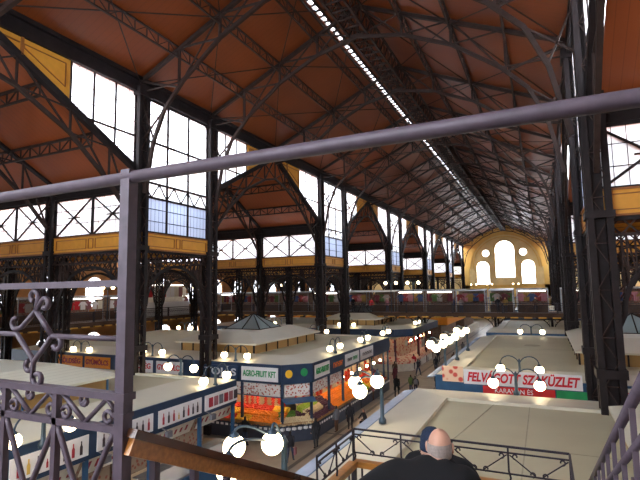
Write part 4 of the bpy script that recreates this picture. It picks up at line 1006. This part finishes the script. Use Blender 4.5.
for loc, rz, lb in [((-1.25,21.3,4.58),0,'twin globe lamp in front of the slanted lettered banner'),((-17.7,20.1,4.55),0,'twin globe lamp on the near block corner below the TOJÁS sign'),
    ((-18.0,25.5,4.45),0,'twin globe lamp above the TOJÁS and AGRO-FRUIT signs'),((-25,25.5,4.4),0,'twin globe lamp above the white ZÖLDSÉG sign'),((-32.2,25.5,4.3),0,'twin globe lamp above the orange signs'),
    ((-14.5,18.9,4.4),PI/2,'twin globe lamp above the first bottle sign from the cross aisle'),((-13.6,9.6,4.5),PI/2,'twin globe lamp above the bottle signs nearest the camera'),
    ((-13.3,30.6,4.55),PI/2,'twin globe lamp on the fruit block aisle edge, first past the chamfered corner'),((-13.3,36.5,4.55),PI/2,'twin globe lamp on the fruit block aisle edge, second past the corner'),((-13.3,42.2,4.55),PI/2,'twin globe lamp on the fruit block aisle edge, at its far end'),
    ((-13.5,55,4.55),PI/2,'twin globe lamp on the meat block aisle edge'),((-1.2,45.2,4.6),0,'twin globe lamp at the far edge of the roof before the bridge'),
    ((-20,42,4.5),0,'twin globe lamp at the far edge of the fruit block roof'),((-27,42,4.5),0,'twin globe lamp at the far edge of the fruit block, toward the outer gallery'),((-36.5,42,4.5),0,'twin globe lamp at the outermost far edge of the fruit block'),
    ((-29,50.5,4.5),0,'twin globe lamp on the front edge of the meat block near its middle'),((-20.5,50.5,4.5),0,'twin globe lamp on the front edge of the meat block near the aisle'),
    ((-38.5,23,5.2),0,None)]:
    if lb is None: continue
    dup(tw, loc, rz, lb)
tr = make_lamp('trio'); tr.location = (-5.0, 15.25, 4.62); tr['label'] = 'three globe lamp on the near block aisle edge, second from the camera'
for k, (y, lb) in enumerate([(8.7, 'three globe lamp on the near block aisle edge, nearest the camera'), (26.0, 'three globe lamp at the near corner of the block behind the banner'), (29.7, 'three globe lamp on the banner block aisle edge, middle one'), (34.2, 'three globe lamp on the banner block aisle edge, farthest')]):
    dup(tr, (-4.95, y, 4.62), 0, lb)
# tall gallery lamps on the railings
gl = thing('gallery_lamp', (0,0,0), None, 'lamp')
MB().tube([(0,0,0),(0,0,3.5)], [.06,.04], 8).build('post', M['post'], gl)
for s in (-1, 1):
    MB().tube([(0,0,3.2),(s*.3,0,3.75),(s*.6,0,3.85),(s*.65,0,3.7)], .025, 6).build('arm', M['post'], gl); MB().ball((s*.65,0,3.5), .19, 14, 8).build('globe', M['globe'], gl, True)
first = True
for k, (x, y, z, rz) in enumerate([(-16.6,55.3,6.05,0),(-13.9,55.3,6.05,0),(-31,55.3,6.05,0),(3.5,55.3,6.05,0),(-41.7,20.5,6,PI/2),(-41.7,23.5,6,PI/2),(-41.7,31,6,PI/2),(-41.7,36,6,PI/2),(-41.7,40.5,6,PI/2),(-41.7,50,6,PI/2),(-13,133.5,6,0),(-6.5,133.5,6,0),(-17,133.5,6,0)]):
    lb = 'tall twin globe lamp on the %s, %s' % (('bridge railing', ['second from outer gallery','third from outer gallery','nearest outer gallery','farthest from outer gallery'][k]) if k < 4 else ('outer gallery railing', ORD[k-4]+' from camera') if k < 10 else ('far end gallery', ['below the round window','below the centre window','by the corner'][k-10]))
    if first: gl.location = (x, y, z); gl['label'] = lb; first = False
    else: dup(gl, (x, y, z), rz, lb)

# ------------------------------------------------------------------ people
def skin_mesh(nodes, edges, sub=2):
    me = bpy.data.meshes.new('figure'); names = list(nodes); idx = {n: i for i, n in enumerate(names)}
    me.from_pydata([nodes[n][0] for n in names], [(idx[a], idx[c]) for a, c in edges], [])
    o = bpy.data.objects.new('figure_tmp', me); COL.objects.link(o)
    sk = o.modifiers.new('s', 'SKIN'); sk.use_smooth_shade = True; sk.branch_smoothing = .6
    ss = o.modifiers.new('u', 'SUBSURF'); ss.levels = sub; ss.render_levels = sub
    for n in names:
        r = nodes[n][1]; r = r if isinstance(r, tuple) else (r, r)
        v = me.skin_vertices[0].data[idx[n]]; v.radius = r; v.use_root = (n == 'pelvis')
    bpy.context.view_layer.update()
    ev = o.evaluated_get(bpy.context.evaluated_depsgraph_get()); out = bpy.data.meshes.new_from_object(ev)
    bpy.data.objects.remove(o); return out
EDG = [('pelvis','waist'),('waist','chest'),('chest','neck'),('neck','head'),('head','crown')]
for s in 'LR': EDG += [('chest','sh'+s),('sh'+s,'el'+s),('el'+s,'wr'+s),('wr'+s,'ha'+s),('pelvis','hip'+s),('hip'+s,'kn'+s),('kn'+s,'an'+s),('an'+s,'toe'+s)]
def person(loc, rz, label, coat, legs='darkcoat', hair='hair', pose='stand', h=1.0, seed=0, longcoat=False, extra=None):
    r = random.Random(seed); n = {}
    hz = .9; lean = 0; st = {'walk': .26, 'stand': .05, 'crouch': 0, 'sit': 0}[pose if pose in ('walk','stand','crouch','sit') else 'stand']
    if pose == 'crouch': hz = .5
    n['pelvis'] = ((0,0,hz+.03), (.17,.13)); n['waist'] = ((0,.01,hz+.22), (.17,.13)); n['chest'] = ((0,.0+(.12 if pose == 'crouch' else 0),hz+.47), (.17,.12))
    cy = n['chest'][0][1]
    n['neck'] = ((0,cy+.01,hz+.6), .06); n['head'] = ((0,cy+.03,hz+.71), (.085,.1)); n['crown'] = ((0,cy+.02,hz+.79), (.075,.085))
    for s, q in (('L',-1),('R',1)):
        n['sh'+s] = ((q*.17, cy, hz+.5), .075)
        if pose == 'crouch': a, b_, c = (q*.26,cy+.12,hz+.28),(q*.16,cy+.33,hz+.2),(q*.12,cy+.42,hz+.2)
        elif pose == 'walk': a, b_, c = (q*.24,cy-.1*q,hz+.24),(q*.23,cy+.06-.16*q,hz+.02),(q*.22,cy+.1-.18*q,hz-.07)
        elif pose == 'reach': a, b_, c = (q*.24,cy+.08,hz+.26),(q*.18,cy+.32,hz+.22),(q*.16,cy+.42,hz+.23)
        else: a, b_, c = (q*.25,cy-.02,hz+.22),(q*.24,cy+.09,hz+.0),(q*.23,cy+.12,hz-.09)
        n['el'+s] = (a, .052); n['wr'+s] = (b_, .036); n['ha'+s] = (c, (.035,.045))
        d = st*q
        n['hip'+s] = ((q*.095, 0, hz-.03), .095)
        if pose == 'crouch': n['kn'+s] = ((q*.14, .36, .5), .075); n['an'+s] = ((q*.12, .08, .09), .05); n['toe'+s] = ((q*.12, .24, .04), .04)
        else: n['kn'+s] = ((q*.1, d*.5+.03, .48), .07); n['an'+s] = ((q*.1, d, .09+(.04 if d < -.1 else 0)), .048); n['toe'+s] = ((q*.11, d+.15, .045), .042)
    me = skin_mesh(n, EDG, 1)
    for m_ in (coat, legs, 'skin', hair, 'shoe'): me.materials.append(M[m_])
    top = hz+.61
    for p in me.polygons:
        c = p.center; k = 0
        if c.z > top: k = 3 if (c.z > hz+.775 or c.y < n['head'][0][1]-.01) else 2
        elif c.z < .1: k = 4
        elif c.z < hz-(.35 if longcoat else .06) and abs(c.x) < .2 and not (pose == 'crouch' and c.y > .45): k = 1
        for s in 'LR':
            if (c-Vector(n['ha'+s][0])).length < .075: k = 2
        p.material_index = k; p.use_smooth = True
    if longcoat:
        for v in me.vertices:
            if hz-.4 < v.co.z < hz+.1 and abs(v.co.x) < .22: v.co.x *= 1.3; v.co.y *= 1.25
    t = thing('person', (0,0,0), label, 'person'); o = bpy.data.objects.new('body', me); COL.objects.link(o); o.parent = t
    if extra == 'bag':
        MB().box((.26, .1, hz-.3), (.1, .3, .32)).tube([(.26, -.02, hz-.14), (.26,.1,hz+.02), (.26,.22,hz-.14)], .012, 5).build('carrier_bag', M['pinkc' if seed % 2 else 'textile_w'], t)
    if extra == 'backpack':
        MB().lathe((0,-.2,hz+.12), [(.001,0),(.15,.02),(.17,.15),(.15,.36),(.06,.42),(.001,.43)], 10, (1,.6)).build('backpack', M['greyc'], t, True)
    t.scale = (h,h,h); t.location = loc; t.rotation_euler = (0,0,rz); return t
P = [((-11.7,29.1,0),.3,'person in a long dark coat standing in the aisle past the fruit corner','darkcoat','darkcoat','stand',1.0,1,None),
 ((-10.85,29.6,0),2.6,'person crouching in dark clothes beside the standing man in the aisle','darkcoat','jeans','crouch',1.0,0,None),
 ((-12.3,28.3,0),1.2,'person in a grey jacket at the fruit counter near the standing man','greyc','brownc','stand',.97,0,None),
 ((-12.5,22.6,0),.2,'person in a dark jacket and jeans carrying a pale bag in the cross aisle','darkcoat','jeans','walk',.95,0,'bag'),
 ((-12.2,25.1,0),.9,'person in black standing at the chamfered fruit corner','darkcoat','darkcoat','stand',1.0,1,None),
 ((-16.2,23.9,0),0,'person in dark clothes facing the cross aisle fruit counter','darkcoat','jeans','reach',1.0,0,None),
 ((-11.5,39.1,0),.1,'person in a black coat walking away along the middle of the aisle','black','darkcoat','walk',1.05,1,None),
 ((-10.1,39.8,0),.4,'person with a big grey backpack in the aisle near the banner block corner','darkcoat','jeans','stand',1.0,0,'backpack'),
 ((-10.7,40.6,0),-.4,'person in a green jacket beside the grey backpack','textile_g','jeans','stand',.95,0,None),
 ((-9.2,44.1,0),0,'person in a dark coat walking ahead of the backpack','darkcoat','darkcoat','walk',1.05,1,None),
 ((-8.5,41.9,0),.5,'person in a wine dark jacket at the near corner of the banner block','wine','darkcoat','walk',.98,0,None),
 ((-13.4,52.5,0),.8,'person in a bright red jacket at the meat stall corner','redcoat','darkcoat','stand',1.0,0,None),
 ((-12.9,37.2,0),1.4,'person in a pink jacket at the far half of the fruit counter','pinkc','brownc','reach',.92,0,None),
 ((-13.0,43.8,0),1.0,'person in a wine red coat between the fruit and meat blocks','wine','darkcoat','stand',1.05,1,None),
 ((-13.9,46.8,0),.3,'person in a brown coat between the fruit and meat blocks','brownc','darkcoat','walk',1.0,1,None),
 ((-12.1,49.0,0),-.5,'person in a dark coat before the red jacket','darkcoat','jeans','walk',1.0,0,None),
 ((-10.8,51.5,0),.2,'person in a charcoal jacket in mid aisle before the bridge','darkcoat','jeans','walk',1.0,0,'bag'),
 ((-9.6,55.5,0),0,'person in a brown jacket in mid aisle under the bridge','brownc','darkcoat','stand',1.0,0,None),
 ((-11.9,58.2,0),.1,'person in navy under the bridge on the meat stall side','navycloth','darkcoat','walk',1.0,0,None),
 ((-8.0,60.0,0),.4,'person in black under the bridge on the banner side','black','darkcoat','stand',1.0,1,None),
 ((-10.2,66.0,0),0,'person in grey in the aisle just past the bridge','greyc','jeans','walk',1.0,0,None),
 ((-7.6,70.0,0),0,'person in a dark coat past the bridge beside the banner side stalls','darkcoat','darkcoat','stand',1.0,1,None),
 ((-3.9,55.9,6.05),3.1,'person in a yellow top on the bridge','textile_y','darkcoat','stand',1.0,0,None),
 ((-8.6,55.9,6.05),2.9,'person in a white top on the bridge','textile_w','jeans','stand',1.0,0,None),
 ((-9.4,56.1,6.05),1.6,'person in blue on the bridge next to the white top','textile_b','darkcoat','stand',1.0,0,None),
 ((-4.7,56.1,6.05),3.4,'person in dark clothes on the bridge next to the yellow top','darkcoat','darkcoat','stand',1.0,0,None),
 ((-17.3,55.9,6.05),2.8,'person in a pink top on the bridge','pinkc','jeans','stand',1.0,0,None),
 ((-21.8,56.1,6.05),3.2,'person in a black coat on the bridge between the lit kiosks','black','darkcoat','stand',1.05,1,None),
 ((-19.4,56.1,6.05),3.2,'person in a red top on the bridge','redcoat','darkcoat','stand',1.0,0,None),
 ((-.9,56.1,6.05),3.2,'person in brown by the bright kiosk at the banner side of the bridge','brownc','darkcoat','stand',1.0,0,None),
 ((-42.0,37.5,6.0),-1.2,'person in grey on the outer gallery before the textile kiosks','greyc','jeans','walk',1.0,0,None)]
for k, (loc, rz, lb, coat, legs, pose, h, lc, ex) in enumerate(P):
    person(loc, rz, lb, coat, legs, 'hair', pose, h, k, bool(lc), ex)

# ------------------------------------------------------------------ the two people leaning on the landing rail
def leaner(base, label, yaw, nodes, coatm, headfn, coatr=None):
    t = thing('person', base, label, 'person'); return t
FB = Vector((-.98, 4.3, 6.0))
def near_person(base, label, coat, capped, headoff, handL, handR, yaw, sc=1.0, shz=1.46):
    bx, by, bz = base; n = {}
    hx, hy, hz_ = headoff  # head centre relative to base
    n['pelvis'] = ((0,-.12,.93), (.19,.15)); n['waist'] = ((0,-.06,1.12), (.2,.16)); n['chest'] = ((0,.04,shz-.05), (.2,.15)); n['neck'] = ((hx*.6,.08,shz+.07), .07)
    n['nape'] = ((hx*.9,hy-.03,hz_-.1), .065)
    for s, q in (('L',-1),('R',1)):
        n['sh'+s] = ((q*.2,.04,shz), .105); hd = handL if s == 'L' else handR
        sh = Vector(n['sh'+s][0]); hv = Vector(hd); md = (sh+hv)/2+Vector((q*.04,-.04,-.06))
        n['el'+s] = (tuple(md), .07); n['wr'+s] = (tuple(hv-(hv-md).normalized()*.09), .045)
        n['hip'+s] = ((q*.1,-.12,.9), .11); n['kn'+s] = ((q*.12,-.02,.49), .08); n['an'+s] = ((q*.12,-.06,.1), .055); n['toe'+s] = ((q*.14,.12,.05), .048)
    ed = [('pelvis','waist'),('waist','chest'),('chest','neck'),('neck','nape')]
    for s in 'LR': ed += [('chest','sh'+s),('sh'+s,'el'+s),('el'+s,'wr'+s),('pelvis','hip'+s),('hip'+s,'kn'+s),('kn'+s,'an'+s),('an'+s,'toe'+s)]
    me = skin_mesh(n, ed, 2)
    for m_ in (coat, 'jeans', 'skin', 'shoe'): me.materials.append(M[m_])
    for p in me.polygons:
        c = p.center; p.use_smooth = True; p.material_index = 0
        if c.z > hz_-.115 and math.hypot(c.x-hx*.9, c.y-hy+.03) < .085: p.material_index = 2
        elif c.z < .09: p.material_index = 3
        elif c.z < .8 and abs(c.x) < .3: p.material_index = 1
    # head as a shaped surface joined into the same body mesh
    b = MB(); K = 24; Rg = 20; off = len(me.vertices)
    for i in range(Rg+1):
        th = PI*i/Rg
        for j in range(K):
            a = 2*PI*j/K; x = math.sin(th)*math.cos(a); y = math.sin(th)*math.sin(a); z = -math.cos(th)
            w_ = .074*(1 if z > -.2 else 1-.28*(-z-.2)); d_ = .094*(1 if z > -.2 or y < 0 else 1-.1*(-z))
            X, Y, Z = x*w_, y*d_-(.012 if z > 0 and y < 0 else 0), z*.104
            if y > .85 and abs(x) < .3 and -.35 < z < .05: Y += .022*(1-abs(x)/.3)        # nose
            if y > .5 and .0 < z < .2 and .2 < abs(x) < .55: Y -= .008                     # eye sockets
            b.v.append((hx+X, hy+Y, hz_+Z))
    for i in range(Rg):
        for j in range(K): a = i*K+j; c = i*K+(j+1) % K; b.face([a, c, c+K, a+K])
    for sx in (-1, 1):     # ears
        cx = hx+sx*.081; b.lathe((cx, hy-.005, hz_-.012), [(.001,-.034),(.014,-.026),(.02,0),(.019,.018),(.01,.032),(.001,.034)], 8, (.6,1))
    body = MB(); vs = [tuple(v.co) for v in me.vertices]; fs = [list(p.vertices) for p in me.polygons]; mi = [p.material_index for p in me.polygons]
    body.v = vs+b.v; body.f = fs+[[i+len(vs) for i in f] for f in b.f]; body.mi = mi+[2]*len(b.f)
    # hands: palm, four unequal curled fingers and a thumb
    for s, q, hd in (('L',-1,handL),('R',1,handR)):
        hv = Vector(hd); wv = Vector(n['wr'+s][0]); dr = (hv-wv).normalized(); side = dr.cross(Vector((0,0,1))).normalized(); dn = Vector((0,0,-1))
        k0 = len(body.f); body.m = 2
        body.tube([wv-dr*.02, wv+dr*.03, wv+dr*.075, wv+dr*.1], [.028,.036,.038,.03], 10)
        for f_, (o_, ln) in enumerate(((-.03,.062),(-.01,.074),(.01,.07),(.029,.055))):
            st_ = wv+dr*.09+side*o_; body.tube([st_-dr*.02, st_+dr*ln*.4+dn*.004, st_+dr*ln*.75+dn*.02, st_+dr*ln*.85+dn*.04], [.0105,.0098,.009,.007], 7)
        st_ = wv+dr*.04-side*q*.03; body.tube([st_, st_-side*q*.025+dr*.02+dn*.01, st_-side*q*.03+dr*.05+dn*.025], [.013,.011,.008], 7)
    body.mi = body.mi[:len(mi)+len(b.f)]+[2]*(len(body.f)-len(mi)-len(b.f))
    t = thing('person', (0,0,0), label, 'person')
    o = body.build('body', [M[coat], M['jeans'], M['skin'], M['shoe']], t, True)
    # collar / hood roll
    b = MB(); b.tube([(hx*.85+.078*math.cos(a*PI/8), .08+.08*math.sin(a*PI/8), hz_-.125+.02*math.sin(a*PI/8)) for a in range(17)], .045, 8); b.tube([(hx*.7+.1*math.cos(a*PI/8), .07+.1*math.sin(a*PI/8), hz_-.195+.02*math.sin(a*PI/8)) for a in range(17)], .062, 8); b.build('collar', M[coat], t, True)
    b = MB(); b.lathe((0,-.1,.72), [(.2,0),(.215,.02),(.225,.2),(.215,.38),(.22,.52),(.18,.6)], 20, (1.05,.85)); b.build('coat_skirt', M[coat], t, True)
    for sx in (-1, 1): pass
    if capped:
        b = MB(); b.lathe((hx, hy-.005, hz_+.0), [(.095,-.035),(.1,-.03),(.1,.015),(.093,.02),(.093,.05),(.075,.1),(.045,.127),(.001,.135)], 20, (.93,1.13)); b.build('knit_cap', M['navycloth'], t, True)
    else:
        b = MB()   # short grey stubble round the back and sides
        prof = [(.0775,-.065),(.0815,-.04),(.0835,-.01),(.0822,.01),(.0795,.028)]
        K = 24; a0, a1 = PI*.92, PI*2.08; k0 = len(b.v)
        for r_, z_ in prof:
            for j in range(K+1):
                a = a0+(a1-a0)*j/K; b.v.append((hx+r_*.97*math.cos(a), hy-.008+r_*1.29*math.sin(a), hz_+z_))
        for i in range(len(prof)-1):
            for j in range(K): a = i*(K+1)+j; b.face([a, a+1, a+K+2, a+K+1])
        b.build('hair', M['stubble'], t, True)
    t.location = base; t.rotation_euler = (0,0,yaw); t.scale = (sc,)*3; return t
near_person((-.70,3.05,6.42), 'bald person in a black coat leaning on the landing rail', 'black', False, (.05,.13,1.60), (-.78,.47,1.07), (.36,.5,1.04), .10, .98)
near_person((-.81,3.72,6.40), 'person in a navy knit cap leaning on the landing rail', 'black', True, (-.05,.10,1.43), (-.2,.32,1.1), (.25,.3,1.1), 0, .97, 1.3)

# ------------------------------------------------------------------ stair landings
struct('floor_landing_upper', MB().bb(-3.2, 1.25, -5.9, 1.42, 7.2, 7.4), M['floor2'])
struct('floor_landing_lower', MB().bb(-1.64, .16, 2.95, 4.1, 6.25, 6.42), M['floor2'])
b = MB(); ns = 6
for k in range(ns): b.bb(-1.55, .08, 1.43+k*.25, 1.43+(k+1)*.25+.03, 7.04-k*.163-.1, 7.24-k*.163)
struct('floor_stair_flight', b, M['floor2'])

# lower landing guard: varnished rail with a dark scrolled iron guard standing on it
def scroll(b, c, r, a0, turn, axis='x', rad=.012, turns=.85):
    pts = []
    for k in range(12):
        a = a0+turn*2*PI*turns*k/11; rr = r*(1-.55*k/11)
        u, v = rr*math.cos(a), rr*math.sin(a); pts.append((c[0]+u, c[1], c[2]+v) if axis == 'x' else (c[0], c[1]+u, c[2]+v))
    b.tube(pts, rad, 6)
def guard(label, p0, p1, n, axis):
    t = thing('landing_guard', (*p0, 6.42), label, 'railing')
    P0 = Vector((*p0, 0)); P1 = Vector((*p1, 0)); e = P1-P0; L = e.length; u = e/L; pr = Vector((u.y, -u.x, 0))*0
    def q(s, z): v = P0+u*s; return (v.x, v.y, z)
    b = MB(); b.bar(q(0, 7.47), q(L, 7.47), .075, .05); b.build('handrail', M['wood'], t)
    b = MB(); b.bar(q(0, 7.76), q(L, 7.76), .015); b.bar(q(0, 7.715), q(L, 7.715), .011); b.bar(q(0, 7.56), q(L, 7.56), .011); b.build('rail', M['railblk'], t)
    for k in range(n+1):
        s = L*k/n
        b = MB(); b.tube([q(s, 7.76), q(s, 7.58), q(s+.012, 7.53), q(s, 7.49)], .008, 6)
        b.bar(q(s, 7.45), q(s, 6.42), .03)
        b.build('post', M['railblk'], t)
    for k in range(n):
        s0, s1 = L*k/n, L*(k+1)/n; m_ = (s0+s1)/2
        b = MB(); b.bar(q(s0+.01, 7.70), q(m_-.03, 7.57), .008); b.bar(q(s1-.01, 7.70), q(m_+.03, 7.57), .008)
        for ss, tt in ((m_-.045, 1), (m_+.045, -1), (s0+.05, -1), (s1-.05, 1)):
            c = q(ss, 7.575 if abs(ss-m_) < .1 else 7.69)
            pts = []
            for j in range(9):
                a = -PI/2+tt*1.6*PI*j/8; rr = .021*(1-.4*j/8); v = P0+u*(ss+rr*math.cos(a)); pts.append((v.x, v.y, c[2]+rr*math.sin(a)))
            b.tube(pts, .006, 5)
        b.build('scroll', M['railblk'], t)
    b = MB()
    for k in range(int(L/.14)): s = .07+k*.14; b.bar(q(s, 7.45), q(s, 6.44), .014)
    b.build('baluster', M['railblk'], t)
    return t
guard('iron scroll guard on the far side of the lower landing', (-1.6, 4.06), (.1, 4.06), 4, 'x')
guard('iron scroll guard on the aisle side of the lower landing', (-1.6, 3.3), (-1.6, 4.03), 2, 'y')
guard('iron scroll guard on the short banner side of the lower landing', (.1, 3.5), (.1, 4.03), 2, 'y')

# sloping stair railing beside the lower landing
t = thing('stair_railing', (.22, 1.7, 7.2), 'grey sloping iron stair railing descending toward the yellow walled rooflight', 'railing')
A0, A1 = Vector((.22, 1.3, 8.84)), Vector((.22, 4.5, 7.37))
MB().tube([A0, A1], .016, 10).build('top_rail', M['rail'], t, True); MB().tube([A0-Vector((0,0,.13)), A1-Vector((0,0,.13))], .012, 8).build('lower_rail', M['rail'], t, True)
for k in range(11):
    p = A0.lerp(A1, (k+.5)/11); b = MB().bar(p, (p.x, p.y, p.z-1.0), .016); b.box((p.x, p.y, p.z-.25), (.03, .03, .06)); b.build('baluster', M['rail'], t)

# camera-side landing rail: varnished handrail, post, tube above and the scrolled panel
YR = 1.5
t = thing('landing_handrail', (-1.6, YR, 7.4), 'varnished wooden stair handrail descending to the lower landing on dark balusters', 'handrail')
H0, H1 = Vector((-1.6, 1.5, 8.375)), Vector((-1.6, 3.35, 7.5))
MB().bar(H0, H1, .062, .085).bar(H1, (-1.6, 3.42, 7.47), .062, .085).build('rail', M['wood'], t); MB().bar(H0+Vector((0,0,.045)), H1+Vector((0,0,.05)), .1, .036).build('rail_cap', M['woodlip'], t)
for k in range(7):
    p = H0.lerp(H1, (k+.6)/7); MB().bar((p.x, p.y, p.z-.04), (p.x, p.y, p.z-.98), .032).build('baluster', M['rail'], t)
MB().tube([(-1.6, 1.5, 7.4), (-1.6, 1.5, 7.5)], .03, 8).build('foot', M['rail'], t)
t = thing('guard_tube', (-2.9, YR, 9.5), 'thick grey tube rail running across above the landing', 'rail')
MB().tube([(-3.3, YR, 9.5), (.2, YR, 9.505), (1.3, YR, 9.5)], .027, 20).build('tube', M['rail'], t, True)
t = thing('scroll_screen', (-2.2, YR, 7.4), 'grey scrolled iron guard screen with hooked bars and pointed arches beside the post', 'railing')
def pl(pts, w=.026, d=.02): return MB().path([(x, YR, z) for x, z in pts], d, w, up=(0,0,1))
def tb(pts, r=.012): return MB().tube([(x, YR, z) for x, z in pts], r, 7)
MB().box((-1.626, YR, 8.52), (.052, .05, 2.03)).box((-1.626, YR, 8.565), (.07,.065,.03)).box((-1.626, YR, 8.49), (.062,.058,.02)).build('corner_post', M['rail'], t)
b = MB(); b.bar((-3.3, YR, 9.038), (-1.62, YR, 9.038), .03, .03); b.bar((-3.3, YR, 8.562), (-1.62, YR, 8.562), .045, .03); b.bar((-3.3, YR, 8.425), (-1.62, YR, 8.425), .03, .03); b.bar((-3.3, YR, 7.5), (-1.62, YR, 7.5), .03, .03); b.build('rail', M['rail'], t)
def flat(pts, name, r=.0125): MB().tube([(x, YR, z) for x, z in pts], r, 8).build(name, M['rail'], t, True)
def hook(cx, cz, r, a0, a1): return [(cx+r*math.cos(a0+(a1-a0)*k/10)*(1-.03*k), cz+r*math.sin(a0+(a1-a0)*k/10)*(1-.03*k)) for k in range(11)]
for sx in (0, -1.1):
    o = lambda P_: [(x+sx, z) for x, z in P_]
    flat(o([(-2.094,8.801),(-2.213,8.917)]), 'diagonal_bar'); flat(o([(-2.217,8.917),(-2.316,8.839),(-2.354,8.828)]+hook(-2.365,8.858,.03,-PI/2,-1.6*PI)), 'hooked_bar')
    flat(o([(-2.552,8.804),(-2.352,8.804),(-2.219,8.685),(-2.219,8.60)]+hook(-2.185,8.6,.034,PI,2.7*PI)), 'hooked_bar')
    flat(o([(-2.094,8.801),(-2.215,8.678)]+hook(-2.25,8.66,.03,0,-1.4*PI)), 'hooked_bar')
    flat(o([(-2.213,8.915),(-2.206,8.97)]+hook(-2.235,8.985,.03,0,1.5*PI)), 'hooked_bar')
    flat(o([(-2.213,8.915),(-2.183,8.955)]+hook(-2.152,8.95,.028,.8*PI,-.7*PI)), 'hooked_bar')
    flat(o([(-2.094,8.801)]+hook(-2.058,8.768,.034,.6*PI,-.9*PI)), 'hooked_bar')
    if sx == 0: flat([(-2.094,8.801),(-1.62,8.801)], 'level_bar')
    else: flat([(-3.194,8.801),(-2.552,8.804)], 'level_bar')
for k in range(5):
    x = -2.04-.368*k+.368
    if x > -1.7: x = None
    if x: MB().box((x, YR, 7.96), (.028, .03, 1.2)).build('upright', M['rail'], t)
for k in range(5):
    xa = -1.668-.368*k; xb = xa-.368; xm = (xa+xb)/2
    flat([(xa,8.50),(xa-.055,8.545),(xm,8.437)], 'zigzag_bar', .011); flat([(xm,8.437),(xb+.03,8.55)], 'zigzag_bar', .011)
    flat(hook(xm-.01,8.538-.01,.026,PI*.2,PI*2.1)+[(xm-.02,8.515)], 'scroll', .010)
    flat(hook(xb+.06,8.468,.028,PI*.9,-PI*1.0), 'scroll', .010); flat(hook(xa-.045,8.47,.028,0,PI*1.9), 'scroll', .010)
for k in range(4):
    xc = -1.672-.368*k
    for s in (-1, 1):
        if k == 0 and s > 0: continue
        pts = [(xc+s*.44*(math.sin(u*PI/2/10))**1.25 if False else xc+s*.40*(1-math.cos(u*PI/20))**.62, 8.415-.62*math.sin(u*PI/20)**1.0*(u/10)**.35) for u in range(11)]
        flat([p for p in pts if p[0] < -1.63], 'pointed_arch_bar', .013)
